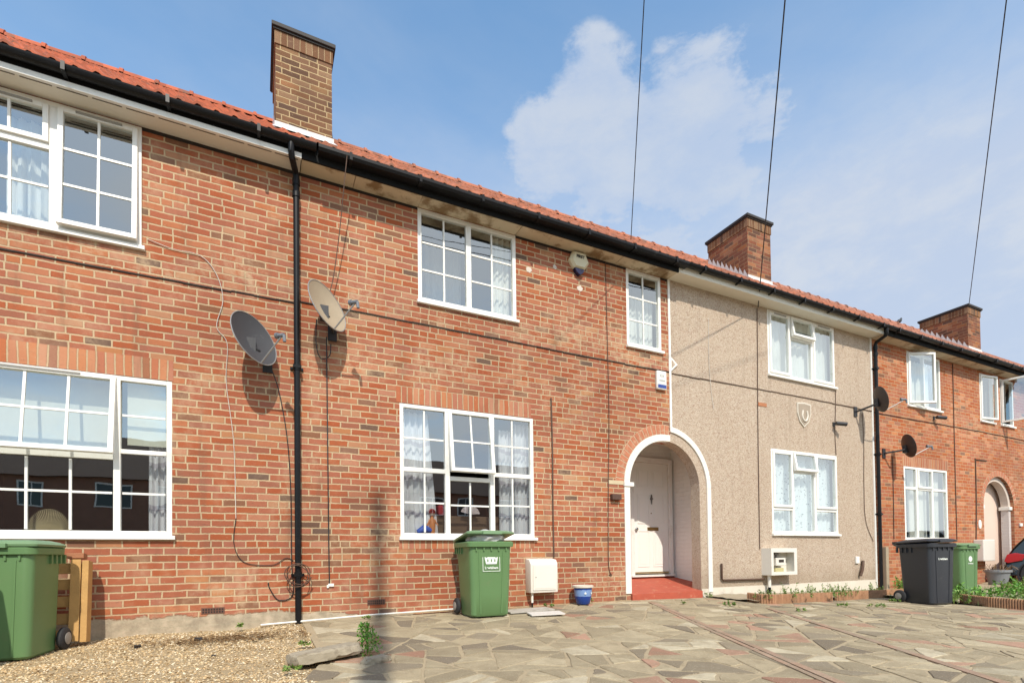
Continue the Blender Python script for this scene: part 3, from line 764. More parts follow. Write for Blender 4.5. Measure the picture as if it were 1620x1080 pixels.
def chimney(house, x0, x1, y0, y1, ztop, mat, flash=True, pots=False, zb=None):
    mb = MB(); zb = roofz(y0)-.25; zc = ztop-.21
    mb.box(x0, x1, y0, y1, zb, zc)
    c = build(mb, 'chimney', mat, house)
    cb = MB(); cb.box(x0-.012, x1+.012, y0-.012, y1+.012, zc, ztop-.012-.005)
    build(cb, 'soldier_course', m_chimsol, c)
    cb = MB(); cb.box(x0-.045, x1+.045, y0-.05, y1+.05, ztop-.02, ztop+.03); cb.box(x0-.03, x1+.03, y0-.03, y1+.03, ztop-.045, ztop-.02)
    build(cb, 'capping', m_tarline2, c, bevel=.006)
    fl = MB(); n = 9
    zf = roofz(y0)
    fl.box(x0-.015, x1+.02, y0-.015, y0+.0, zf-.02, zf+.10)
    fl.quad((x0-.05, y0-.16, roofz(y0-.16)+.045), (x1+.05, y0-.16, roofz(y0-.16)+.045), (x1+.02, y0-.014, zf+.05), (x0-.015, y0-.014, zf+.05))
    for k in range(n):     # stepped side flashing
        ya = y0+(y1-y0)*k/n; yb = y0+(y1-y0)*(k+1)/n; zz = roofz(ya)
        for X, s in ((x0, -1), (x1, 1)):
            fl.poly([(X+s*.012, ya, zz-.03), (X+s*.012, yb, roofz(yb)-.03), (X+s*.012, yb, roofz(yb)+.05), (X+s*.012, yb-.03, roofz(yb)+.16), (X+s*.012, ya, zz+.08)])
    build(fl, 'flashing', m_lead, c)
    if pots:
        for k in range(4):
            p = MB(); yy = y0+.25+k*(y1-y0-.5)/3; cx_ = (x0+x1)/2-.13
            p.lathe([(.13, ztop+.03), (.125, ztop+.06), (.10, ztop+.085), (.06, ztop+.10)], cx_, yy, 16); build(p, 'flue_cap', m_whitewash, c, smoothf=40)
    return c
m_chimsol = brick('chimney_soldier', BRN, (.42, .30, .18), bw=.075, bh=.9, m=.005, smear=.1, upper=False)
m_tarline2 = plain('dark_capping', (.028, .024, .022), .7)

def lintel(house, x0, x1, z0, z1, name='brick_lintel', mat=None):
    mb = MB(); mb.box(x0, x1, -.003, .0, z0, z1); return build(mb, name, mat or m_soldier, house)
def ringseg(mb, cx, zc, r0, r1, a0, a1, y0, y1, n=12, xmin=None, xmax=None):
    for k in range(n):
        t0, t1 = a0+(a1-a0)*k/n, a0+(a1-a0)*(k+1)/n
        P = [(cx+r*math.cos(t), zc+r*math.sin(t)) for r, t in ((r0, t0), (r1, t0), (r1, t1), (r0, t1))]
        if xmax is not None: P = [(min(x, xmax), z) for x, z in P]
        if xmin is not None: P = [(max(x, xmin), z) for x, z in P]
        mb.prism(P, y0, y1)
    return mb
def brickring(house, cx, zc, r0, r1, a0, a1, y0=-.004, nb=17, xmax=None):
    mb = MB(); ringseg(mb, cx, zc, r0, r1, a0, a1, y0+.003, .0-.0005, 20, None, xmax); base = build(mb, 'arch_ring', m_mortar, house)
    bb = MB()
    for k in range(nb):
        t0 = a0+(a1-a0)*(k+.09)/nb; t1 = a0+(a1-a0)*(k+.91)/nb
        if xmax is not None and cx+r0*math.cos((t0+t1)/2) > xmax-.02: continue
        ringseg(bb, cx, zc, r0+.006, r1-.006+random.uniform(-.004, .004), t0, t1, y0-.001, -.0005, 1, None, xmax)
    build(bb, 'arch_bricks', m_arch, base)
    return base
def downpipe(house, X, top, bend_to=None, r=.034, y=-.06, zb=None, clips=(), elbow=None):
    mb = MB()
    gx, gy, gz_ = top
    pts = [Vector((gx, gy, gz_)), Vector((gx, gy, gz_-.10))]
    pts += [Vector((gx+(X-gx)*.12, gy+(y-gy)*.1, gz_-.14)), Vector((gx+(X-gx)*.88, y+(gy-y)*.1, elbow+.05)), Vector((X, y, elbow)), Vector((X, y, elbow-.1))]
    mb.tube(pts, r, 14)
    mb.tube([(X, y, elbow-.08), (X, y, zb)], r, 14)
    for z in [elbow-.02, elbow-.16]+list(clips): mb.tube([(X, y, z), (X, y, z-.07)], r+.008, 14)
    p = build(mb, 'drainpipe', m_black, house, smoothf=35)
    for z in clips:
        cb = MB(); cb.box(X-.07, X+.07, -.022, -.0, z-.05, z-.02); cb.box(X-.045, X+.045, y-r-.012, -.01, z-.05, z-.02); build(cb, 'pipe_clip', m_black, p)
    return p

# ================================================================== the houses
G_H = 'terraced houses in the row'
hA = thing('terraced_house', (-2.4, 3.4, -.76), 'leftmost red brick terraced house with bright orange roof tiles and white vented soffit', 'house', G_H)
hB = thing('terraced_house', (3.2, 3.4, -.7), 'red brick terraced house with brown chimney and white door inside a white-edged arch', 'house', G_H)
hC = thing('terraced_house', (8.8, 3.4, -.75), 'beige pebbledashed terraced house with white windows, shield emblem and sooty red chimney', 'house', G_H)
hD = thing('terraced_house', (14.3, 3.4, -.8), 'orange brick terraced house with no door leaf in sight behind its pale arch, next after the pebbledashed house', 'house', G_H)
hD['label'] = 'orange brick terraced house directly right of the pebbledashed one'
hE = thing('terraced_house', (19.9, 3.4, -.85), 'orange brick house at the right edge, with an upstairs casement wide open', 'house', G_H)
XA, XB, XC, XD, XE, XF = -5.25, .42, 6.045, 11.62, 17.05, 22.6

# ---- house A
WA_up = (-2.46, -1.075, 3.245, 4.50); WA_lo = (-2.72, -.812, .262, 1.90); WA_s = (-5.0, -4.32, 3.29, 4.50)
mb = opening_wall(MB(), XA, XB, ZB, EAVE, [WA_up, WA_lo, WA_s]); build(mb, 'wall', m_brick, hA)
course(hA, XA, XB, m_tarline, 2.975)
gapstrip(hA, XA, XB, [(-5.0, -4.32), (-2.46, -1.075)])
lintel(hA, -2.85, -.80, 1.90, 2.115)
roof(hA, XA, XB, m_tileA); gutter(hA, XA, XB+.18, z=4.64); eaves(hA, XA, XB+.03, m_fascia, m_soffit_w, slots=True)
fb = MB(); fb.box(XA, XB+.03, -.275, -.24, EAVE-.02, EAVE+.035); build(fb, 'soffit_trim', m_white, hA)
w = window(hA, *WA_up, [(-1.785, .035, 3.30, 4.45), ('h', 4.05, .03, -2.41, -1.82)],
    [dict(r=(-2.41, -1.82, 4.08, 4.45), sash=True, n=(2, 1), vent=True), dict(r=(-2.41, -1.82, 3.305, 4.02), n=(2, 2)),
     dict(r=(-1.75, -1.105, 3.285, 4.465), sash=True, n=(2, 3), open=('top', R(2.5)), vent=True)], yf=-.02)
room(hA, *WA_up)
curtain(w, -2.2, -1.85, 3.3, 4.4, .22, m_netplain, 4)
w = window(hA, *WA_lo, [(-1.285, .03, .32, 1.85), ('h', 1.07, .03, -2.67, -1.315), ('h', 1.13, .022, -1.255, -.862)],
    [dict(r=(-2.70, -1.29, 1.075, 1.885), sash=True, n=(4, 2), open=('top', R(8.5)), vent=True), dict(r=(-2.67, -1.315, .32, 1.04), n=(4, 2), bars=[.705]),
     dict(r=(-1.255, -.862, 1.152, 1.85), n=(1, 2)), dict(r=(-1.255, -.862, .32, 1.108), n=(1, 2), bars=[.705])], yf=.004)
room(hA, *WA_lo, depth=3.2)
mb = MB(); mb.box(-1.22, -.80, .13, .135, 1.22, 1.9); build(mb, 'blind', m_blind, w)
mb = MB(); mb.box(-2.70, -1.30, .20, .205, 1.15, 1.9); build(mb, 'blind', m_blind, w)
curtain(w, -1.05, -.78, .25, 1.3, .2, m_bandcurt, 4)
w = window(hA, *WA_s, [], [dict(r=(-4.95, -4.37, 3.35, 4.45), n=(2, 3))]); room(hA, *WA_s)

# ---- house B
WB_up = (1.855, 3.262, 3.30, 4.512); WB_lo = (1.60, 3.508, .268, 1.965); WB_s = (5.195, 5.893, 3.29, 4.512)
AC, AR, AZ = 5.93, .74, 1.12
mb = opening_wall(MB(), XB, XC, ZB, EAVE, [WB_up, WB_lo, WB_s], arch=(AC, AR, AZ, ZB, .2)); build(mb, 'wall', m_brick, hB)
course(hB, XB, XC, m_tarline, 3.0)
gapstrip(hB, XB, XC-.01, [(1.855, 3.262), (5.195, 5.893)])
lintel(hB, 1.56, 3.47, 1.967, 2.17); lintel(hB, 1.58, 3.50, .13, .235, name='brick_sill_course')
roof(hB, XB, XC, m_tileB); gutter(hB, XB+.2, XC+.10, z=4.64, y=-.327, r=.064, boxgut=True); eaves(hB, XB+.034, XC, m_fascia, m_soffit_d, joints=(1.05, 1.86, 3.26, 4.62, 4.98, 5.9))
chimney(hB, .215, .89, .6, 1.55, 6.72, m_chim)
w = window(hB, *WB_up, [(2.555, .036, 3.35, 4.46)], [dict(r=(1.905, 2.519, 3.36, 4.462), n=(2, 3)), dict(r=(2.591, 3.212, 3.36, 4.462), n=(2, 3))], yf=-.004)
room(hB, *WB_up); curtain(w, 2.95, 3.28, 3.3, 4.5, .16, m_greycurt, 4); curtain(w, 2.0, 2.75, 3.3, 4.55, .8, m_netplain, 6)
a, b, c, d = WB_lo
w = window(hB, *WB_lo, [(2.23, .033, c+.05, d-.05), (2.87, .033, c+.05, d-.05), ('h', 1.135, .028, a+.05, 2.197), ('h', 1.135, .028, 2.903, b-.05), ('h', 1.05, .028, 2.263, 2.837)],
    [dict(r=(1.65, 2.197, 1.163, 1.915), n=(2, 2)), dict(r=(2.24, 2.86, 1.12, 1.945), sash=True, n=(2, 2), open=('top', R(8))), dict(r=(2.903, 3.458, 1.163, 1.915), n=(2, 2)),
     dict(r=(1.65, 2.197, .33, 1.107), n=(2, 2)), dict(r=(2.263, 2.837, .33, 1.022), n=(2, 2), bars=[.70]), dict(r=(2.903, 3.458, .33, 1.107), n=(2, 2))], yf=.004)
room(hB, *WB_lo, depth=3.4)
curtain(w, 1.6, 2.0, .25, 1.9, .17, m_bandcurt, 5, x1b=2.14); curtain(w, 3.28, 3.56, .25, 1.9, .17, m_bandcurt, 4, x1b=3.55); curtain(w, 3.05, 3.3, .25, 1.8, .2, m_bandcurt, 4, x1b=3.35)
w = window(hB, *WB_s, [], [dict(r=(5.245, 5.843, 3.35, 4.462), n=(2, 3))], yf=.0); room(hB, *WB_s); curtain(w, 5.2, 5.9, 3.25, 4.2, .2, m_netplain, 8, amp=.015)
brickring(hB, AC, AZ, .842, 1.0, math.pi, math.pi*.44, nb=18, xmax=XC-.03)
# white painted arch trim on the left half and its jamb
mb = MB(); ringseg(mb, AC, AZ, AR-.008, .84, math.pi, math.pi*.5, -.014, .12, 16)
mb.box(AC-.0, XC-.012, -.014, .10, AZ+AR-.008, AZ+.84)
mb.box(AC-.84, AC-AR+.008, -.014, .12, -.575, AZ)
mb.box(AC-.85, AC-AR+.075, -.03, .13, AZ-.035, AZ+.03)
build(mb, 'arch_surround', m_whitewash, hB, bevel=.004)
mb = MB(); mb.box(4.80, AC-.852, -.006, .0, AZ-.015, AZ+.045); build(mb, 'impost_block', plain('pale_stone', (.56, .46, .30), .9), hB)
# porch interior
PY = 1.2; PR = 7.17; PTOP = 2.25
def floorz(y): return -.40-.19*max(0, (PY-.05-y))/(PY)
mb = MB()
mb.quad((5.19-.0, .2, ZB), (5.19, PY, ZB), (5.19, PY, PTOP), (5.19, .2, PTOP)); mb.quad((PR, .2, ZB), (PR, .2, PTOP), (PR, PY, PTOP), (PR, PY, ZB))
mb.quad((5.19, .2, PTOP), (5.19, PY, PTOP), (PR, PY, PTOP), (PR, .2, PTOP))
mb.quad((5.19, PY, ZB), (PR, PY, ZB), (PR, PY, PTOP), (5.19, PY, PTOP))
build(mb, 'porch_wall', m_wbrick, hB)
mb = opening_wall(MB(), 5.19, PR, ZB, PTOP, [], y=.2, arch=(AC, AR+.002, AZ, ZB, .001)); build(mb, 'porch_inner_wall', m_wbrick, hB)
m_redtile = plain('red_painted_step', (.42, .085, .045), .7, var=.2, scale=7, bump=.3, bscale=30, dirt=((.55, .28, .17), 9, .55, .75))
mb = MB()
n = 8
x0_, x1_ = 5.20, 6.665
for k in range(n):
    ya = -.03+(PY-.05+.03)*k/n; yb = -.03+(PY-.05+.03)*(k+1)/n
    xx0, xx1 = (x0_, x1_) if k == 0 or yb <= .21 else (5.195, PR-.005)
    za, zb_ = floorz(ya), floorz(yb)
    mb.quad((xx0, ya, za), (xx1, ya, za), (xx1, yb, zb_), (xx0, yb, zb_))
mb.quad((5.20, -.03, -.9), (6.665, -.03, -.9), (6.665, -.03, floorz(-.03)), (5.20, -.03, floorz(-.03)))
mb.quad((5.20, -.03, -.9), (5.20, .1, -.9), (5.20, .1, floorz(.1)), (5.20, -.03, floorz(-.03)))
mb.quad((6.665, -.03, -.9), (6.665, .1, -.9), (6.665, .1, floorz(.1)), (6.665, -.03, floorz(-.03)))
mb.box(5.3, PR-.01, PY-.06, PY-.03, -.5, -.355)
step = build(mb, 'doorstep', m_redtile, hB); step['label'] = 'red painted doorstep sloping down to the paving'
DY = PY-.06; dx0, dx1, dz0, dz1 = 6.19, 7.03, -.325, 1.74
mb = MB(); mb.box(dx0-.075, dx0, DY-.04, PY-.001, dz0-.02, dz1+.09); mb.box(dx1, dx1+.085, DY-.04, PY-.001, dz0-.02, dz1+.09); mb.box(dx0, dx1, DY-.04, PY-.001, dz1, dz1+.09)
mb.box(dx0-.09, dx1+.10, DY-.07, PY-.001, dz0-.055, dz0-.02)
build(mb, 'door_frame', m_white, hB, bevel=.005)
m_door = plain('white_door', (.86, .84, .78), .35, var=.03, scale=2)
mb = MB(); mb.box(dx0+.004, dx1-.004, DY, DY+.045, dz0, dz1-.003)
W_ = dx1-dx0
for (za, zb_) in ((dz0+.13, dz0+.80), (dz0+.93, dz0+1.48), (dz0+1.60, dz0+1.93)):
    for (ua, ub) in ((.12, .45), (.55, .88)):
        X0, X1 = dx0+W_*ua, dx0+W_*ub
        for q in ((X0, X1, za, za+.018), (X0, X1, zb_-.018, zb_), (X0, X0+.018, za+.018, zb_-.018), (X1-.018, X1, za+.018, zb_-.018)): mb.box(q[0], q[1], DY-.009, DY, q[2], q[3])
        mb.box(X0+.04, X1-.04, DY-.006, DY, za+.04, zb_-.04)
door = build(mb, 'front_door', m_door, hB, bevel=.003)
m_brass = plain('aged_brass', (.30, .20, .08), .35, metal=.9)
mb = MB(); mb.box(6.52, 6.78, DY-.014, DY-.002, .475, .54); build(mb, 'letterbox', m_brass, door, bevel=.004)
mb = MB(); mb.lathe([(.012, 0), (.03, .02), (.03, .04), (.012, .05)], n=12, M_=Matrix.Translation((6.25, DY, .50)) @ Matrix.Rotation(R(90), 4, 'X')); build(mb, 'doorknob', plain('chrome', (.5, .5, .5), .2, metal=1), door, smoothf=40)
mb = MB(); mb.prism([(6.62, 1.15), (6.63, 1.09), (6.655, 1.07), (6.63, 1.05), (6.62, .97), (6.61, 1.05), (6.585, 1.07), (6.61, 1.09)], DY-.03, DY-.004); build(mb, 'door_knocker', plain('dark_iron', (.20, .185, .17), .5, metal=.5), door)
mb = MB(); mb.lathe([(.012, 0), (.008, .01)], n=10, M_=Matrix.Translation((6.62, DY-.001, .80)) @ Matrix.Rotation(R(90), 4, 'X')); build(mb, 'spyhole', m_brass, door)
mb = MB(); mb.box(dx0+.02, dx1-.02, DY-.025, DY-.002, dz0+.005, dz0+.035); build(mb, 'weather_bar', plain('gold_bar', (.40, .31, .16), .4, metal=.6), door)
downpipe(hB, .405, (.34, -.325, 4.60), zb=-.71, elbow=4.40, clips=(2.24, -.13), y=-.07)
# air bricks
for (hh, X, Z) in ((hA, -.44, -.525), (hB, 1.295, -.517)):
    mb = MB(); mb.box(X-.11, X+.11, -.006, .0, Z-.033, Z+.033)
    ab = build(mb, 'air_brick', plain('terracotta_vent', (.16, .075, .05), .9), hh)
    hb = MB()
    for i in range(8):
        for j in range(2): hb.box(X-.098+i*.0255, X-.098+i*.0255+.016, -.0075, -.006, Z-.024+j*.027, Z-.024+j*.027+.019)
    build(hb, 'vent_holes', m_tarline, ab)

# ---- house C
WC_up = (8.43, 10.39, 3.30, 4.512); WC_lo = (8.45, 10.385, .375, 1.945)
mb = opening_wall(MB(), XC, XD, ZB, EAVE, [WC_up, WC_lo], arch=(AC, AR, AZ, ZB, .2)); build(mb, 'wall', m_pebble, hC)
course(hC, XC, XD, m_brownline, 2.985)
roof(hC, XC, XD, m_tileB); gutter(hC, XC+.1, XD); eaves(hC, XC, XD, m_cream, m_cream)
chimney(hC, 8.70, 9.37, .6, 1.58, 6.68, m_chim2)
# plaster edge bead beside the brick, running into the arch label
mb = MB(); mb.box(XC-.006, XC+.034, -.016, .004, AZ+.9, EAVE-.005); build(mb, 'corner_bead', m_white, hC)
mb = MB(); ringseg(mb, AC, AZ, .895, .985, math.pi*.5-.12, 0, -.022, .002, 18, xmin=XC-.006); mb.box(AC+.895, AC+.985, -.022, .002, -.62, AZ)
build(mb, 'arch_label', m_whitewash, hC, bevel=.006)
mb = MB(); mb.box(XD-.035, XD+.01, -.018, .004, -.72, EAVE-.005); build(mb, 'corner_bead', m_white, hC)
mb = MB(); mb.box(AC+.99, XD-.04, -.012, .002, ZB, -.545); build(mb, 'plinth', m_plinth, hC)
mb = MB(); mb.box(AC+AR+.003, AC+.99, -.008, .002, ZB, -.56); build(mb, 'pier_foot', m_plinth, hC)
def tri_window(house, r, x1_, x2_, zt, full=True, curt=m_net, op=R(10)):
    a, b, c, d = r
    if full: cells = [dict(r=(a+.04, x1_-.02, c+.05, d-.04), sash=True, vent=True), dict(r=(x2_+.02, b-.04, c+.05, d-.04), sash=True, vent=True)]; hm = []
    else:
        hm = [('h', c+.47, .025, a+.05, x1_-.03), ('h', c+.47, .025, x2_+.03, b-.05)]
        cells = [dict(r=(a+.04, x1_-.02, c+.50, d-.04), sash=True), dict(r=(x2_+.02, b-.04, c+.50, d-.04), sash=True),
                 dict(r=(a+.05, x1_-.03, c+.06, c+.445)), dict(r=(x2_+.03, b-.05, c+.06, c+.445))]
    cells += [dict(r=(x1_+.005, x2_-.005, zt+.0, d-.02), sash=True, open=('top', op)), dict(r=(x1_+.03, x2_-.03, c+.06, zt-.03))]
    w = window(house, a, b, c, d, [(x1_, .03, c+.05, d-.05), (x2_, .03, c+.05, d-.05), ('h', zt, .028, x1_+.03, x2_-.03)]+hm, cells, yf=.0)
    room(house, a, b, c, d)
    curtain(w, a, b, c, d, .16, curt, 12, amp=.02)
    return w
w = tri_window(hC, WC_up, 9.05, 9.70, 4.10, curt=m_netplain); w = tri_window(hC, WC_lo, 9.05, 9.70, 1.56, full=False)
# horseshoe shield, painted brick slot, diamond plate
sh = [(9.195, 2.875), (9.39, 2.895), (9.59, 2.875), (9.59, 2.68), (9.52, 2.52), (9.39, 2.42), (9.265, 2.52), (9.195, 2.68)]
mb = MB(); mb.prism(sh, -.022, .0); s_ = build(mb, 'shield_emblem', plain('shield_edge', (.66, .60, .50), .8), hC)
ce = (9.39, 2.67); mb = MB(); mb.prism([(ce[0]+(x-ce[0])*.86, ce[1]+(z-ce[1])*.87) for x, z in sh], -.028, -.022); build(mb, 'shield_field', plain('shield_field', (.36, .29, .22), .9, bump=.4), s_)
mb = MB(); mb.tube([(9.39+.080*math.sin(t)*(1 if abs(t) < 1.6 else .9), -.035, 2.655-.12*math.cos(t)) for t in [(-2.25+4.5*k/18) for k in range(19)]], .017, 8); build(mb, 'horseshoe', plain('shoe_white', (.72, .66, .56), .8), s_, smoothf=40)
mb = MB(); mb.box(8.14, 8.36, -.008, .0, 2.69, 2.755); build(mb, 'exposed_brick', plain('exposed_brick', (.42, .17, .08), .9), hC)
mb = MB(); mb.prism([(6.075, 3.24), (6.215, 3.135), (6.075, 3.01)], -.022, 0); t_ = build(mb, 'diamond_plate', m_white, hC); mb = MB(); mb.prism([(6.085, 3.20), (6.165, 3.135), (6.085, 3.055)], -.025, -.022); build(mb, 'plate_centre', m_pebble, t_)
downpipe(hC, 11.67, (11.60, -.325, 4.60), zb=-.80, elbow=4.36, clips=(3.9, 2.1, .85, ), y=-.065)

# ---- house D
WD_up = (12.955, 14.325, 3.265, 4.485); WD_lo = (12.725, 14.51, .28, 1.905); WD_s = (16.15, 16.835, 3.25, 4.45)
DC, DR, DZ = 16.97, .79, 1.12
mb = opening_wall(MB(), XD+.0, XE, ZB, EAVE, [WD_up, WD_lo, WD_s], arch=(DC, DR, DZ, ZB, .07)); build(mb, 'wall', m_brick2, hD)
course(hD, XD, XE, m_tarline, 2.97)
lintel(hD, 12.68, 14.55, 1.905, 2.13)
roof(hD, XD, XE, m_tileD); gutter(hD, XD, XE, r=.062); eaves(hD, XD, XE, m_fascia, m_soffit_d, joints=(12.3, 12.95, 13.6, 14.33, 15.2, 16.1, 16.5))
w = window(hD, *WD_up, [(13.64, .03, 3.31, 4.44)], [dict(r=(13.0, 13.62, 3.32, 4.445), sash=True, open=('left', R(24))), dict(r=(13.67, 14.275, 3.32, 4.435))], yf=.0)
room(hD, *WD_up); curtain(w, 13.0, 14.2, 3.2, 4.4, .2, m_greycurt, 9)
w = window(hD, *WD_lo, [(13.24, .035, .33, 1.855), (13.87, .035, .33, 1.855), ('h', 1.43, .03, 12.775, 14.46)],
    [dict(r=(12.775, 13.205, 1.46, 1.855)), dict(r=(13.26, 13.85, 1.44, 1.875), sash=True), dict(r=(13.905, 14.46, 1.46, 1.855)),
     dict(r=(12.775, 13.205, .34, 1.40)), dict(r=(13.275, 13.835, .34, 1.40)), dict(r=(13.905, 14.46, .34, 1.40))], yf=.0)
room(hD, *WD_lo); curtain(w, 12.7, 13.15, .2, 1.9, .2, m_greycurt, 4); curtain(w, 13.3, 14.0, .2, 1.9, .2, m_greycurt, 6); curtain(w, 14.15, 14.55, .2, 1.9, .2, m_greycurt, 4)
w = window(hD, *WD_s, [], [dict(r=(16.19, 16.80, 3.31, 4.41), sash=True, open=('left', R(9)))], yf=.0); room(hD, *WD_s); curtain(w, 16.2, 16.8, 3.2, 4.5, .2, m_greycurt, 6)
def porchD(house, cx, mat, xa, xb, lo, hi):
    brickring(house, cx, DZ, DR, DR+.15, math.pi*hi, math.pi*lo, nb=20)
    m_in = plain('painted_arch', (.62, .53, .45), .8, bump=.3)
    mb = MB(); ringseg(mb, cx, DZ, DR-.11, DR+.01, math.pi, 0, .07, .225, 22)
    build(mb, 'inner_arch', m_in, house, smoothf=30)
    for a_, b_ in ((cx-DR-.01, cx-DR+.11), (cx+DR-.11, cx+DR+.01)):
        mb = MB(); mb.box(a_, b_, .07, .225, ZB, DZ-.04); build(mb, 'porch_pier', m_wbrick2, house)
    for a_, b_ in ((cx-DR-.005, cx-DR+.15), (cx+DR-.15, cx+DR+.005)):
        mb = MB(); mb.box(a_, b_, .03, .26, DZ-.04, DZ+.05); build(mb, 'impost_block', m_whitewash, house, bevel=.01)
    m_b = plain('beige_render', (.74, .57, .46), .9, var=.06, scale=2, bump=.2)
    mb = MB(); y0, y1 = .226, .30; a, b = cx-1.0, cx+1.0
    mb.quad((a, y1, ZB), (b, y1, ZB), (b, y1, 2.3), (a, y1, 2.3)); mb.quad((b, y0, ZB), (b, y0, 2.3), (b, y1, 2.3), (b, y1, ZB)); mb.quad((a, y0, ZB), (a, y0, 2.3), (a, y1, 2.3), (a, y1, ZB)); mb.quad((a, y0, 2.3), (a, y1, 2.3), (b, y1, 2.3), (b, y0, 2.3))
    opening_wall(mb, a, b, ZB, 2.3, [], y=.226, arch=(cx, DR-.11, DZ, ZB, .002))
    build(mb, 'porch_wall', m_b, house)
    mb = MB(); mb.box(cx-DR+.11, cx+DR-.11, .0, .295, -.95, -.68); build(mb, 'doorstep', m_redtile, house)
porchD(hD, DC, None, XD, XE, 0.04, .96)

# ---- house E
WE_s = (17.19, 17.90, 3.25, 4.45); WE_up = (19.8, 21.2, 3.27, 4.49); WE_lo = (19.6, 21.4, .28, 1.9)
mb = opening_wall(MB(), XE, XF, ZB, EAVE, [WE_s, WE_up, WE_lo], arch=(DC, DR, DZ, ZB, .07)); build(mb, 'wall', m_brick2, hE)
course(hE, XE, XF, m_tarline, 2.97)
roof(hE, XE, XF, m_tileD); gutter(hE, XE, XF, r=.062); eaves(hE, XE, XF, m_fascia, m_soffit_d)
chimney(hE, 17.14, 17.80, .6, 1.70, 6.61, m_chim2, pots=True)
w = window(hE, *WE_s, [], [dict(r=(17.22, 17.87, 3.31, 4.41), sash=True, open=('left', R(78)))], yf=.0, label='casement window standing wide open'); room(hE, *WE_s)
w = window(hE, *WE_up, [(20.5, .035, 3.3, 4.45)], [dict(r=(19.85, 20.46, 3.33, 4.44)), dict(r=(20.54, 21.15, 3.33, 4.44))]); room(hE, *WE_up)
w = window(hE, *WE_lo, [(20.5, .035, .33, 1.85)], [dict(r=(19.65, 20.46, .34, 1.85)), dict(r=(20.54, 21.35, .34, 1.85))]); room(hE, *WE_lo)
#PART2
# ================================================================== wheelie bins
m_bing = plain('green_plastic', (.115, .215, .085), .42, var=.06, scale=3, dirt=((.16, .20, .10), 5, .58, .35))
m_binl = plain('green_lid_plastic', (.16, .27, .135), .38, var=.08, scale=3)
m_bink = plain('dark_grey_plastic', (.030, .033, .040), .45, var=.1, scale=3, dirt=((.10, .10, .095), 5, .6, .3))
m_rub = plain('tyre_rubber', (.025, .025, .027), .8, var=.2)
m_mark = plain('white_print', (.75, .78, .72), .6)
def rrect(w, d, r, z, yo=0, n=5):
    pts = []
    for (cx, cy, a0) in ((w/2-r, d/2-r, 0), (-w/2+r, d/2-r, 90), (-w/2+r, -d/2+r, 180), (w/2-r, -d/2+r, 270)):
        for k in range(n+1):
            a = R(a0+90*k/n); pts.append((cx+r*math.cos(a), cy+yo+r*math.sin(a), z))
    return pts
def loft(mb, rings, cap0=True, cap1=True):
    i0 = len(mb.v); n = len(rings[0])
    for r in rings: mb.v += r
    for k in range(len(rings)-1):
        for j in range(n): mb.f.append((i0+k*n+j, i0+k*n+(j+1) % n, i0+(k+1)*n+(j+1) % n, i0+(k+1)*n+j))
    if cap0: mb.f.append(tuple(i0+j for j in range(n))[::-1])
    if cap1: mb.f.append(tuple(i0+(len(rings)-1)*n+j for j in range(n)))
    return mb
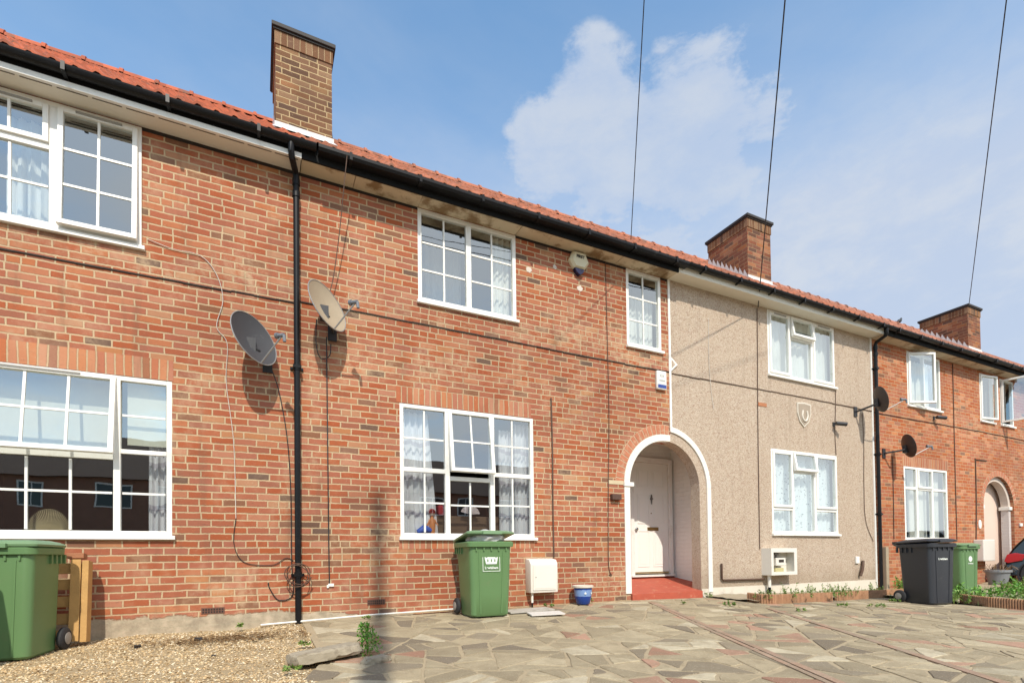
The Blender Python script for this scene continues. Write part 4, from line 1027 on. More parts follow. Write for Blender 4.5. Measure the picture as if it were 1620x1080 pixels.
def wheelie_bin(loc, rz, label, body, lid, lidang=0, H=.93, logo=True, w=(.50, .56), d=(.50, .62), group='wheelie bins'):
    t = thing('wheelie_bin', loc, label, 'wheelie bin', group, rz)
    # front is local -y ; wheels at +y
    mb = MB(); h = H-.05
    rings = [rrect(w[0]-.03, d[0]-.03, .05, .0, -.02), rrect(w[0], d[0], .06, .02, -.02)]
    for q in (.3, .6, .86): rings.append(rrect(w[0]+(w[1]-w[0])*q, d[0]+(d[1]-d[0])*q, .06, h*q, -.02+.02*q))
    rings.append(rrect(w[1], d[1], .06, h-.01, 0)); loft(mb, rings)
    b = build(mb, 'body', body, t, smoothf=35, local=True)
    mb = MB()   # raised ribs on the front and the sides
    for sx in (-1, 1):
        mb.prism([(sx*(w[0]/2-.115), .03), (sx*(w[0]/2-.10), .03), (sx*(w[1]/2-.105), h-.10), (sx*(w[1]/2-.12), h-.10)], 0, .001)
    v2 = []
    for (x, y, z) in mb.v:
        q = z/h; yf = -(d[0]+(d[1]-d[0])*q)/2-.02+.02*q
        v2.append((x, yf-.006 if y == 0 else yf+.01, z))
    mb.v = v2; build(mb, 'front_ribs', body, b, local=True)
    mb = MB()   # rim with comb notches
    loft(mb, [rrect(w[1]+.01, d[1]+.01, .06, h-.055), rrect(w[1]+.055, d[1]+.055, .07, h-.05), rrect(w[1]+.06, d[1]+.06, .07, h), rrect(w[1]+.03, d[1]+.03, .06, h+.012)])
    for sx in (-1, 1):
        for k in range(4): mb.box(sx*(w[1]/2+.004)-.012, sx*(w[1]/2+.004)+.012, .02+k*.075, .045+k*.075, h-.13, h-.05)
    for k in range(5): mb.box(-.2+k*.095, -.185+k*.095, -d[1]/2-.014, -d[1]/2+.01, h-.10, h-.05)
    rim = build(mb, 'rim', body, t, smoothf=30, local=True)
    mb = MB(); L = d[1]+.05; W2 = w[1]/2+.035   # lid: shallow dome hinged at the back
    rings = [rrect(2*W2, L, .05, .0, -L/2), rrect(2*W2+.01, L+.01, .06, .018, -L/2), rrect(2*W2-.05, L-.06, .07, .04, -L/2), rrect(2*W2-.14, L-.18, .08, .055, -L/2)]
    loft(mb, rings); mb.box(-.12, .12, -L-.03, -L+.02, -.012, .022)
    for sx in (-1, 1): mb.box(sx*.2-.06, sx*.2+.06, -.02, .05, -.01, .035)
    mb.xf(Matrix.Translation((0, L/2-.005, h+.014)) @ Matrix.Rotation(-lidang, 4, 'X'))
    build(mb, 'lid', lid, t, smoothf=30, local=True)
    mb = MB(); hy = d[1]/2+.085; mb.tube([(-w[1]/2+.04, d[1]/2+.01, h-.02), (-w[1]/2+.05, hy, h-.005), (w[1]/2-.05, hy, h-.005), (w[1]/2-.04, d[1]/2+.01, h-.02)], .014, 8)
    build(mb, 'handle', body, t, smoothf=40, local=True)
    for sx in (-1, 1):
        mb = MB(); mb.lathe([(.04, 0), (.085, .0), (.1, .012), (.1, .038), (.085, .05), (.04, .05)], n=24, M_=Matrix.Translation((sx*(w[0]/2+.012)+(0 if sx < 0 else .0), d[0]/2+.0, .1)) @ Matrix.Rotation(R(90)*sx, 4, 'Y'))
        wh = build(mb, 'wheel', m_rub, t, smoothf=40, local=True)
        mb = MB(); mb.lathe([(.01, .0), (.05, .0), (.055, .008), (.02, .016)], n=16, M_=Matrix.Translation((sx*(w[0]/2+.062), d[0]/2+.0, .1)) @ Matrix.Rotation(R(90)*sx, 4, 'Y')); build(mb, 'hub', m_grey, wh, smoothf=40, local=True)
    mb = MB(); mb.tube([(-w[0]/2-.02, d[0]/2, .1), (w[0]/2+.02, d[0]/2, .1)], .011, 8); build(mb, 'axle', m_grey, t, local=True)
    if logo:
        zc = h*.735; q = zc/h; yf = -(d[0]+(d[1]-d[0])*q)/2-.02+.02*q-.004; tilt = -math.atan((d[1]-d[0])/2/h-.02/h)
        Mx = Matrix.Translation((0, yf, zc)) @ Matrix.Rotation(R(90)+tilt*-1*-1, 4, 'X')
        if logo is True:
            mb = MB(); s_ = .105
            def pl(x0, x1, y0, y1): 
                for a in [(x0, y0), (x1, y0), (x1, y1), (x0, y1)]: mb.v.append(tuple(Mx @ Vector((a[0], a[1], 0))))
                i = len(mb.v)-4; mb.f.append((i, i+1, i+2, i+3))
            pl(-s_, s_, -s_-.006, -s_); pl(-s_, s_, s_, s_+.006); pl(-s_-.006, -s_, -s_-.006, s_+.006); pl(s_, s_+.006, -s_-.006, s_+.006)
            build(mb, 'print_border', m_mark, b, local=True)
            mb = MB()
            cr = [(-.068, -.03), (.068, -.03), (.088, .062), (.062, .045), (.038, .058), (.026, .080), (.012, .058), (-.012, .058), (-.026, .080), (-.038, .058), (-.062, .045), (-.088, .062)]
            top = [Mx @ Vector((x, y+.005, .0)) for x, y in cr]; i = len(mb.v); mb.v += [tuple(v) for v in top]
            for k in range(2, 12): pass
            mb.f.append(tuple(range(i, i+12)))
            build(mb, 'crown_print', m_mark, b, local=True)
            mb = MB()
            for x in (-.045, 0, .045):
                mb = MB(); i = 0
                for k in range(10): mb.v.append(tuple(Mx @ Vector((x+.008*math.cos(k*.628), .018+.02*math.sin(k*.628), .002))))
                mb.f.append(tuple(range(i, i+10))); build(mb, 'crown_gem', body, b, local=True)
            text_mesh('Lewisham', .043, m_mark, b, Mx @ Matrix.Translation((0, -.082, .001)), 'council_name', bold=.0012)
        elif logo == 'round':
            mb = MB(); i = 0
            for k in range(16): mb.v.append(tuple(Mx @ Vector((.05*math.cos(k*.3927), .0+.055*math.sin(k*.3927), 0))))
            mb.f.append(tuple(range(16))); build(mb, 'round_print', m_mark, b, local=True)
            text_mesh('Lewisham', .035, m_mark, b, Mx @ Matrix.Translation((0, -.10, 0)), 'council_name', bold=.001)
        else:
            text_mesh(logo, .045, m_mark, b, Mx @ Matrix.Translation((0, .0, 0)), 'council_name', bold=.0015)
    return t
b1 = wheelie_bin((2.51, -.49, gz(2.47, -.5)+.028), R(-2), 'green wheelie bin with lid propped up by a pale rubbish bag, below a window', m_bing, m_binl, R(9), w=(.48, .54), d=(.44, .54))
b2 = wheelie_bin((-1.89, -.65, gz(-1.9, -.8)+.01), R(-8), 'closed green wheelie bin on the gravel at the left edge, before the pallet', m_bing, m_binl, 0, H=.95, logo=None, w=(.50, .54), d=(.46, .47))
b6 = wheelie_bin((-2.27, -1.56, gz(-2.6, -1.5)+.01), R(-4), 'unseen green wheelie bin outside the left edge, added to shade the bin beside the pallet', m_bing, m_binl, 0, H=1.0, logo=None)  # out of view, added for the shadow it casts on the gravel bin
b3 = wheelie_bin((9.54, -1.88, gz(9.5, -1.8)+.02), R(-13), 'dark grey wheelie bin standing before the weedy bed beyond the pebbledashed house', m_bink, m_bink, R(2), H=.98, logo='Lewisham', w=(.44, .50), d=(.46, .53))
b4 = wheelie_bin((12.62, -.95, gz(13.3, -.9)+.02), R(-10), 'green wheelie bin half hidden behind the dark grey bin and the weeds', m_bing, m_binl, 0, H=.97, logo='round', w=(.44, .50), d=(.44, .5))
# rubbish bag in the propped bin
mb = MB(); bm_ = bmesh.new(); bmesh.ops.create_icosphere(bm_, subdivisions=4, radius=1)
for v in bm_.verts:
    k = 1+.16*mnoise.fractal(v.co*2.2, 1, 2, 4)+.05*mnoise.noise(v.co*7)
    v.co = Vector((v.co.x*.235*k, v.co.y*.21*k, v.co.z*.10*k))
mb.v = [tuple(v.co+Vector((2.52, -.55, .245))) for v in bm_.verts]; mb.f = [tuple(v.index for v in f.verts) for f in bm_.faces]; bm_.free()
o = recenter(build(mb, 'rubbish_bag', plain('pale_bag', (.55, .54, .53), .35, var=.1, bump=.3, bscale=14), None, smoothf=60)); tag(o, 'pale grey rubbish bag bulging out under the raised green bin lid', 'rubbish bag')

# ================================================================== pallet
m_wood = plain('pallet_wood', (.50, .29, .10), .8, var=.25, scale=9, bump=.4, bscale=30, dirt=((.18, .10, .05), 7, .58, .6))
m_woodr = plain('reddish_wood', (.34, .14, .065), .8, var=.25, scale=9, bump=.4)
pl_ = thing('wooden_pallet', (-1.95, -.21, gz(-2, -.2)+.02), 'weathered wooden pallet leaning on end against the brick wall behind the green bin', 'pallet', None)
Mp = Matrix.Rotation(R(-6), 4, 'X')
def pbox(name, mat, *b):
    mb = MB(); mb.box(*b, M_=Mp); return build(mb, name, mat, pl_, bevel=.004, local=True)
for k, z in enumerate((.02, .17, .33, .49, .64)): pbox('deck_board', m_wood, -.52, .457, -.105, -.083, z, z+.10)
for x in (-.50, -.03, .44):
    for z in (.03, .36, .66):
        if x < .4: pbox('block', m_woodr if z > .3 else m_wood, x, x+.10, -.125, -.03, z, z+.09)
pbox('end_board', m_wood, .458, .508, -.145, -.006, .0, .76)
pbox('top_block', m_woodr, .34, .47, -.15, -.03, .78, .83)
for x in (-.50, -.03, .372): pbox('stringer_board', m_wood, x, x+.078, -.147, -.125, .01, .77)

# ================================================================== meter boxes
m_box = plain('cream_box', (.74, .70, .62), .5, var=.03, scale=3, dirt=((.45, .38, .28), 6, .62, .35))
gm = thing('meter_box', (3.565, -.08, -.47), 'closed cream meter box on the brick between the open bin and blue pot', 'meter box', None)
prof = [(-.16, 0), (-.16, .40), (-.12, .455), (0, .475), (0, 0)]
mb = MB(); x0, x1 = 3.35, 3.78; i = 0
for X in (x0, x1): mb.v += [(X, y, -.485+z) for y, z in prof]
n = 5; mb.f.append(tuple(range(n))); mb.f.append(tuple(range(n, 2*n))[::-1])
for k in range(n): mb.f.append((k, (k+1) % n, n+(k+1) % n, n+k))
bx = build(mb, 'casing', m_box, gm, bevel=.012, smoothf=30)
mb = MB(); mb.box(3.385, 3.745, -.170, -.160, -.45, -.10); dr = build(mb, 'door', m_box, gm, bevel=.004)
mb = MB(); mb.box(3.41, 3.72, -.1725, -.17, -.425, -.125); build(mb, 'door_panel', m_box, dr, bevel=.002)
mb = MB(); mb.lathe([(.008, 0), (.008, .006)], n=10, M_=Matrix.Translation((3.425, -.171, -.27)) @ Matrix.Rotation(R(90), 4, 'X')); build(mb, 'latch', m_grey, dr)
mb = MB(); mb.tube([(3.40, -.10, -.48), (3.40, -.10, -.62)], .017, 10); build(mb, 'inlet_pipe', m_whitewash, gm, smoothf=40)
mb = MB(); mb.tube([(3.40, -.10, -.60), (3.40, -.10, -.72)], .012, 8); build(mb, 'lower_pipe', m_black, gm)
gm2 = thing('meter_box', (8.49, -.08, -.36), 'cream meter box with its door gone and dial showing, on the pebbledash', 'meter box', None)
mb = MB(); a, b, c, d = 8.14, 8.83, -.365, .115
mb.box(a, a+.03, -.2, 0, c, d); mb.box(b-.03, b, -.2, 0, c, d); mb.box(a+.03, b-.03, -.2, 0, c, c+.03); mb.box(a+.03, b-.03, -.2, 0, d-.03, d); mb.box(a+.03, b-.03, -.012, 0, c+.03, d-.03)
mb.box(a+.03, a+.06, -.2, -.19, c+.03, d-.03); mb.box(b-.075, b-.03, -.2, -.19, c+.03, d-.03); mb.box(a+.06, b-.075, -.2, -.19, d-.075, d-.03); mb.box(a+.06, b-.075, -.2, -.19, c+.03, c+.06)
build(mb, 'casing', m_box, gm2)
mb = MB(); mb.box(8.36, 8.62, -.13, -.02, -.20, -.06); mt_ = build(mb, 'gas_meter', m_box, gm2, bevel=.012); mb = MB(); mb.box(8.43, 8.56, -.134, -.130, -.14, -.09); build(mb, 'dial', m_tarline, mt_)
mb = MB(); mb.tube([(8.42, -.08, -.06), (8.42, -.08, .04), (8.38, -.08, .04), (8.38, -.06, .06)], .02, 8); mb.box(8.36, 8.46, -.11, -.05, -.01, .03); build(mb, 'valve', plain('valve_metal', (.22, .20, .17), .5, metal=.4), gm2)
mb = MB(); mb.box(8.38, 8.60, -.10, -.05, -.33, -.24); build(mb, 'regulator', plain('yellow_label', (.50, .45, .22), .6), gm2, bevel=.01)
mb = MB(); mb.tube([(8.22, -.09, -.36), (8.22, -.09, -.58)], .03, 10); build(mb, 'inlet_pipe', m_box, gm2, smoothf=40); mb = MB(); mb.tube([(8.22, -.09, -.57), (8.22, -.09, -.80)], .026, 10); build(mb, 'lower_pipe', m_black, gm2)
mb = MB(); a, b, c, d = 15.62, 16.18, -.22, .30; mb.box(a, b, -.2, 0, c, d); gm3 = recenter(build(mb, 'meter_box', m_box, None, bevel=.02)); tag(gm3, 'plain cream meter box on the orange brick wall left of the far arch', 'meter box')

# ================================================================== alarm boxes
al = thing('alarm_box', (4.29, 0, 4.2), 'cream hexagonal burglar alarm with a dark blue base, under the stained soffit', 'alarm box', None)
hexp = [(4.19, 4.51), (4.40, 4.51), (4.465, 4.37), (4.385, 4.26), (4.20, 4.26), (4.125, 4.37)]
mb = MB(); m_al = plain('aged_cream_plastic', (.66, .60, .42), .45, var=.05, dirt=((.4, .32, .15), 8, .62, .5))
i = 0; cx_, cz_ = 4.295, 4.37; mb.v += [(x, -.001, z) for x, z in hexp]+[(cx_+(x-cx_)*1.0, -.045, cz_+(z-cz_)) for x, z in hexp]+[(cx_+(x-cx_)*.80, -.085, cz_+(z-cz_)*.80) for x, z in hexp]
for L_ in (0, 1):
    for k in range(6): mb.f.append((L_*6+k, L_*6+(k+1) % 6, L_*6+6+(k+1) % 6, L_*6+6+k))
mb.f.append(tuple(range(12, 18)))
build(mb, 'cover', m_al, al)
mb = MB(); P = [(4.205, 4.258), (4.38, 4.258), (4.35, 4.20), (4.295, 4.165), (4.24, 4.20)]; mb.prism(P, -.065, -.002); build(mb, 'strobe', plain('blue_lens', (.012, .012, .05), .25), al, bevel=.008)
text_mesh('FIRST', .058, m_tarline, al, Matrix.Translation((0.004, -.087, .205)) @ Matrix.Rotation(R(90), 4, 'X'), 'alarm_lettering', bold=.003)
al2 = thing('alarm_box', (5.845, 0, 2.65), 'small upright white alarm box with a blue strip, on the brick beside the pebbledash edge', 'alarm box', None)
mb = MB(); mb.box(5.745, 5.945, -.055, -.001, 2.67, 2.97); build(mb, 'cover', plain('alarm_white', (.78, .76, .70), .4), al2, bevel=.02)
mb = MB(); mb.box(5.76, 5.93, -.0575, -.052, 2.69, 2.745); build(mb, 'blue_strip', plain('blue_strip', (.03, .07, .30), .4), al2)
m_fp = plain('faint_print', (.42, .43, .40), .6)
for q in ((5.80, 5.825, 2.87, 2.91), (5.835, 5.845, 2.86, 2.92), (5.855, 5.885, 2.87, 2.905), (5.785, 5.905, 2.80, 2.822)):
    mb = MB(); mb.box(q[0], q[1], -.0572, -.054, q[2], q[3]); build(mb, 'faint_mark', m_fp, al2)

# ================================================================== satellite dishes
def dish(loc, n, label, size=.30, mat=None, mount=None, arm_len=.36, cable=None, mm=None):
    t = thing('satellite_dish', loc, label, 'satellite dish', 'satellite dishes on the house fronts')
    n = Vector(n).normalized(); up = Vector((0, 0, 1)); side = up.cross(n).normalized(); up = n.cross(side)
    Mx = Matrix((side, up, n)).transposed().to_4x4()
    mb = MB(); rings = 8; seg = 40; a, b = size*.92, size*1.02
    for face, off in ((0, 0.0), (1, -.006)):
        for k in range(rings+1):
            q = k/rings
            for j in range(seg):
                an = 2*math.pi*j/seg; mb.v.append(tuple(Mx @ Vector((a*q*math.cos(an), b*q*math.sin(an), .065*(q*q-1)+off))))
    def fi(face, k, j): return face*(rings+1)*seg+k*seg+j % seg
    for face in (0, 1):
        for k in range(rings):
            for j in range(seg): mb.f.append((fi(face, k, j), fi(face, k, j+1), fi(face, k+1, j+1), fi(face, k+1, j)))
    for j in range(seg): mb.f.append((fi(0, rings, j), fi(0, rings, j+1), fi(1, rings, j+1), fi(1, rings, j)))
    D_ = build(mb, 'reflector', mat, t, smoothf=50, local=True)
    mb = MB(); mb.tube([tuple(Mx @ Vector((a*1.0*math.cos(2*math.pi*j/seg), b*1.0*math.sin(2*math.pi*j/seg), -.002))) for j in range(seg)], .006, 6, closed=True); build(mb, 'rim', mat if mm is None else mm, D_, smoothf=60, local=True)
    foot = Mx @ Vector((0, -b*.96, .0)); tip = Mx @ Vector((0, -b*.55, arm_len))
    mb = MB(); mb.tube([tuple(foot), tuple(tip)], .009, 6)
    build(mb, 'arm', m_greymetal, t, local=True)
    mb = MB(); d = (Mx @ Vector((0, .0, 0))-tip).normalized(); mb.tube([tuple(tip-d*.02), tuple(tip+d*.06)], .022, 12); mb.tube([tuple(tip+d*.06), tuple(tip+d*.085)], .032, 12)
    mb.tube([tuple(tip-d*.02), tuple(tip-d*.03+Vector((0, 0, -.07)))], .017, 8)
    build(mb, 'receiver_head', m_lnb, t, smoothf=40, local=True)
    mb = MB(); back = Mx @ Vector((0, -.05, -.07)); wallp = Vector(mount)-Vector(loc)
    mb.box(back.x-.045, back.x+.045, back.y-.02, back.y+.05, back.z-.08, back.z+.08)
    mb.tube([tuple(back), tuple((back.x*.6+wallp.x*.4, back.y+.02, back.z-.03)), tuple(wallp+Vector((0, -.05, 0))), tuple(wallp)], .019, 8); mb.box(wallp.x-.05, wallp.x+.05, wallp.y-.02, wallp.y+.0, wallp.z-.10, wallp.z+.10)
    build(mb, 'wall_bracket', m_dkmetal, t, local=True)
    return t
m_greymetal = plain('grey_metal', (.35, .34, .33), .5, metal=.5); m_dkmetal = plain('dark_metal', (.03, .03, .033), .5)
m_lnb = plain('receiver_plastic', (.16, .17, .19), .5)
m_dishA = plain('dark_grey_dish', (.055, .056, .062), .55, var=.12, scale=6, dirt=((.2, .19, .18), 10, .6, .4)); m_dishB = plain('tarnished_beige_dish', (.36, .29, .20), .6, var=.15, scale=5, dirt=((.15, .10, .06), 9, .62, .5))
m_dishR = plain('dark_brown_dish', (.045, .032, .030), .5)
DN = (.62, -.70, .33)
dish((-.03, -.30, 2.375), DN, 'dark grey satellite dish on the brick left of the black drainpipe', .30, m_dishA, (.10, 0, 2.22), mm=m_greymetal)
dish((.715, -.30, 2.875), DN, 'tarnished beige satellite dish on the brick right of the black drainpipe', .30, m_dishB, (.80, 0, 2.70), mm=m_greymetal)
dish((11.16, -.42, 3.06), (.80, -.52, .25), 'dark satellite dish high on the pebbledash edge beside the far drainpipe', .25, m_dishR, (11.02, 0, 2.90), arm_len=.42)
dish((12.27, -.34, 2.24), (.80, -.52, .25), 'dark satellite dish on the orange brick above the three-part window', .24, m_dishR, (11.98, 0, 2.12), arm_len=.40)

# ================================================================== cables
def cable(name, pts, r, mat, label, cat='cable', sub=6, sag=0, group=None):
    P = [Vector(p) for p in pts]; out = []
    if sub:
        for i in range(len(P)-1):
            p0, p1, p2, p3 = P[max(i-1, 0)], P[i], P[i+1], P[min(i+2, len(P)-1)]
            for k in range(sub):
                t = k/sub; out.append(.5*((2*p1)+(p2-p0)*t+(2*p0-5*p1+4*p2-p3)*t*t+(3*p1-3*p2+p3-p0)*t**3))
        out.append(P[-1])
    else: out = P
    mb = MB(); mb.tube(out, r, 6); o = recenter(build(mb, name, mat, None, smoothf=60)); return tag(o, label, cat, group)
yw = -.012
cable('wall_cable', [(-1.03, yw, 3.35), (-.8, yw, 3.30), (-.55, yw, 3.29), (-.40, yw, 3.12), (-.34, yw, 2.85), (-.40, yw, 2.55), (-.30, yw, 2.38), (-.31, yw, 1.95), (-.24, yw, 1.30), (-.22, yw, .47)], .004, m_whitecable, 'thin pale cable wandering down the brick left of the dark grey dish')
cable('wall_cable', [(-.22, yw, .47), (-.24, yw, .19), (-.14, yw, -.01), (.14, yw, -.045), (.28, yw, .03), (.36, yw, .0)], .0042, m_wire, 'thin dark cable curving from the end of the pale cable to the drainpipe')
cable('wall_cable', [(.14, -.06, 2.15), (.22, -.03, 1.9), (.30, yw, 1.4), (.335, yw, .8), (.34, yw, .1), (.345, yw, -.12), (.36, yw, -.3), (.33, yw, -.42), (.20, yw, -.44), (.11, yw, -.30), (.10, yw, -.24)], .006, m_wire, 'black cable hanging from the dark grey dish down beside the drainpipe')
co = []
for k in range(90):
    a = k*.21; rr = .115+.018*math.sin(k*.37); co.append((.40+rr*math.cos(a)*1.08, -.125-.012*math.sin(a*.5), -.165+rr*math.sin(a)))
cable('cable_coil', co, .0055, m_browncable, 'loose coil of thin cable looped round the foot of the black drainpipe', 'cable coil', sub=2)
cable('wall_cable', [(.73, -.05, 2.62), (.735, yw, 2.3), (.74, yw, 1.2), (.745, yw, .2), (.75, yw, -.27)], .007, m_wire, 'black cable dropping straight from the beige dish to a small white junction')
mb = MB(); mb.box(.735, .80, -.022, -.001, -.31, -.275); mb.box(.72, .745, -.018, -.001, -.325, -.29); o = recenter(build(mb, 'cable_junction', m_white, None, bevel=.004)); tag(o, 'tiny white cable junction low on the brick right of the drainpipe', 'junction box')
cable('wall_cable', [(.925, -.39, 4.60), (.90, -.33, 4.3), (.86, -.22, 3.8), (.80, -.12, 3.3), (.735, -.12, 3.05), (.69, -.2, 2.95)], .006, m_browncable, 'brown cable swinging from the gutter down to the beige dish')
cable('wall_cable', [(.60, -.25, 2.72), (.60, -.2, 2.45), (.66, -.12, 2.33), (.76, -.06, 2.40), (.78, -.03, 2.55)], .006, m_wire, 'short black cable loop hanging under the beige dish')
cable('wall_cable', [(3.80, yw, 2.29), (3.81, yw, 1.5), (3.805, yw, .8), (3.81, yw, .0)], .011, m_browncable, 'dark conduit running down the brick to the cream gas meter box', 'cable')
cable('wall_cable', [(4.80, yw, 4.50), (4.81, yw, 3.4), (4.82, yw, 2.2), (4.79, yw, 1.2), (4.77, yw, .4), (4.77, yw, -.15), (4.82, yw, -.28), (4.77, yw, -.27)], .0055, m_browncable, 'thin brown cable down the brick between the alarm and the arch')
cable('wall_cable', [(8.157, yw, 4.46), (8.14, yw, 3.6), (8.12, yw, 2.8), (8.10, yw, 1.4), (8.09, yw, .1)], .007, m_browncable, 'thin brown cable down the pebbledash to the open meter box')
cable('wall_cable', [(10.38, yw, 3.25), (10.36, yw, 2.8), (10.33, yw, 2.4), (10.35, yw, 1.96)], .006, m_browncable, 'short brown cable between the two pebbledash house windows')
cable('wall_cable', [(11.25, yw, 2.9), (11.28, yw, 2.3), (11.25, yw, 1.5), (11.27, yw, .7), (11.52, yw, .25)], .006, m_browncable, 'thin cable below the high dish on the pebbledash edge')
cable('wall_cable', [(12.30, yw, 2.08), (12.29, yw, 1.2), (12.27, yw, .3)], .007, m_wire, 'thin black cable below the dish left of the three-part window')
cable('wall_cable', [(14.88, yw, 4.48), (14.86, yw, 2.5), (14.85, yw, .3)], .009, m_browncable, 'thin brown cable running the full height of the orange brick')
cable('wall_cable', [(16.37, yw, 2.27), (15.85, yw, 2.26), (15.82, yw, 2.2), (15.80, yw, 1.2), (15.74, yw, .3)], .014, m_browncable, 'bent dark conduit down to the cream box by the far arch', sub=3)
cable('wall_cable', [(6.94, yw, 4.05), (6.93, yw, 3.4), (6.96, yw, 2.9), (7.02, yw, 2.5)], .004, m_whitecable, 'faint pale cable trailing down the pebbledash right of the diamond plate')
o = cable('waste_pipe', [(7.115, -.03, -.14), (7.115, -.03, -.40), (7.14, -.03, -.425), (8.16, -.03, -.435)], .018, m_browncable, 'brown pipe running low along the pebbledash to the open meter box', 'pipe', sub=0)
o = cable('white_edge_strip', [(.02, -.10, gz(.0)+.03), (1.2, -.055, gz(1.2)+.052), (2.30, -.04, gz(2.3)+.055)], .012, m_white, 'long thin white strip lying along the foot of the brick wall', 'strip', sub=0)
# overhead lines to a telegraph pole behind the viewer
PT = Vector((-.10, -7.9, 9.35))
for k, (e, lb) in enumerate((((5.0, -.37, 4.70), 'thin overhead wire reaching the gutter above the narrow brick house window'), ((8.157, -.03, 4.47), 'overhead wire passing before the middle chimney to the pebbledashed house'), ((17.19, .58, 6.66), 'overhead wire ending at the top of the farthest chimney'))):
    e = Vector(e); s_ = Vector(((-.36, -.40, -.80)[k], -7.9, 9.02)); pts = []
    for q in range(25):
        t = q/24; p = s_.lerp(e, t); p.z -= .06*4*t*(1-t); pts.append(p)
    cable('overhead_wire', pts, .0055 if k == 0 else .008, m_wire, lb, 'overhead wire', sub=0, group='overhead wires fanning out to the houses')
pp = thing('telegraph_pole', (-.42, -7.95, gz(0, -7.9)-.1), 'tall wooden telegraph pole behind the viewer, its shadow falling on the brick wall', 'telegraph pole', None)
mb = MB(); mb.tube([(-.42, -7.95, -1.1), (-.42, -7.95, 9.15)], [.135, .085], 14); build(mb, 'pole', plain('pole_wood', (.13, .085, .05), .9, var=.3), pp, smoothf=40)
mb = MB(); mb.tube([(-.85, -7.9, 9.02), (-.30, -7.9, 9.02)], .012, 6); build(mb, 'cross_arm', m_dkmetal, pp)

# ================================================================== small fixings
mb = MB(); mb.box(4.82, 4.99, -.07, -.001, .86, .95); o = recenter(build(mb, 'door_light', plain('brown_lamp', (.09, .045, .03), .6), None, bevel=.01)); tag(o, 'small brown box fixed to the brick just left of the arch', 'wall light')
def seclight(x, z, label):
    t = thing('security_camera', (x, 0, z), label, 'security camera')
    mb = MB(); mb.box(x-.03, x+.03, -.02, -.001, z-.03, z+.05); mb.tube([(x, -.02, z+.02), (x, -.10, z+.03)], .012, 6); build(mb, 'bracket', m_dkmetal, t)
    mb = MB(); mb.tube([(x-.04, -.08, z+.01), (x+.12, -.19, z-.02)], .04, 12); build(mb, 'camera_body', m_dkmetal, t, smoothf=40)
seclight(14.0, 3.08, 'small black camera under the upstairs window of the orange brick house')
seclight(10.30, 2.56, 'small black camera on the pebbledash between the upper and lower windows')
mb = MB(); mb.lathe([(.09, 0), (.09, .012), (.07, .018)], n=20, M_=Matrix.Translation((15.96, -.001, .68)) @ Matrix.Rotation(R(90), 4, 'X') @ Matrix.Diagonal((.8, 1.25, 1, 1))); o = recenter(build(mb, 'number_plaque', m_whitewash, None)); tag(o, 'pale oval plaque on the orange brick left of the far arch', 'plaque')
mb = MB(); mb.box(17.99, 18.12, -.04, -.001, .66, .74); o = recenter(build(mb, 'doorbell_box', m_white, None, bevel=.01)); tag(o, 'small white box on the orange brick right of the far arch', 'box')
mb = MB(); mb.box(10.89, 11.0, -.035, -.001, -.20, -.06); o = recenter(build(mb, 'outdoor_socket', m_white, None, bevel=.008)); tag(o, 'small white socket low on the pebbledash near the drainpipe', 'socket')
cable('old_pipe', [(11.12, -.03, -.15), (11.06, -.05, -.30), (11.0, -.04, -.45)], .03, m_browncable, 'short rusty pipe stub slanting low on the pebbledash', 'pipe')
mb = MB(); mb.box(11.80, 11.90, -.10, -.01, -.85, .13); o = recenter(build(mb, 'timber_post', plain('grey_timber', (.36, .29, .20), .9, var=.2), None, bevel=.006)); tag(o, 'grey timber post stub beside the far black drainpipe', 'post')
for (x, z, s, lb) in ((3.47, 4.08, .045, 'round white plaster patch left of the burglar alarm'), (3.90, 4.22, .035, 'smaller pale plaster patch closest to the burglar alarm'), (4.33, 4.00, .05, 'white plaster patch just below the burglar alarm')):
    mb = MB(); n = 14; P = [(x+s*random.uniform(.7, 1.1)*math.cos(6.283*k/n), z+s*random.uniform(.7, 1.1)*math.sin(6.283*k/n)) for k in range(n)]; mb.prism(P, -.005, -.0005)
    o = recenter(build(mb, 'plaster_patch', plain('plaster', (.62, .54, .46), .9), None)); tag(o, lb, 'plaster patch')

# ================================================================== pot, boards
def lathe_thing(name, prof, x, y, z, mat, label, cat):
    mb = MB(); mb.lathe(prof, x, y, 28, cap=False, M_=Matrix.Translation((0, 0, z))); return build(mb, name, mat, None, smoothf=40)
m_pot = bpy.data.materials.new('glazed_pot'); m_pot.use_nodes = True
def potmat():
    nt = m_pot.node_tree; b = nt.nodes['Principled BSDF']; z = nd(nt, 'ShaderNodeSeparateXYZ', {0: nd(nt, 'ShaderNodeTexCoord').outputs['Object']}).outputs[2]
    n = noise(nt, nd(nt, 'ShaderNodeTexCoord').outputs['Object'], 30, 3)
    c = ramp(nt, mth(nt, 'MULTIPLY', mth(nt, 'ADD', z, mth(nt, 'MULTIPLY', mth(nt, 'SUBTRACT', n, .5), .02)), 4), [(0, (.012, .05, .26)), (.44, (.012, .05, .26)), (.46, (.20, .32, .58)), (.80, (.20, .32, .58)), (.82, (.02, .07, .33))], 'CONSTANT')
    nt.links.new(c, b.inputs['Base Color']); b.inputs['Roughness'].default_value = .25
potmat()
pot = thing('flower_pot', (4.17, -.20, gz(4.17, -.2)+.03), 'blue glazed flower pot with a pale rim, beside the brick wall near the arch', 'flower pot')
mb = MB(); mb.lathe([(.085, 0), (.095, .01), (.118, .10), (.130, .235), (.115, .235), (.112, .20)], n=28, cap=False); mb.lathe([(.085, 0), (.001, .0)], n=28, cap=False); build(mb, 'bowl', m_pot, pot, smoothf=40, local=True)
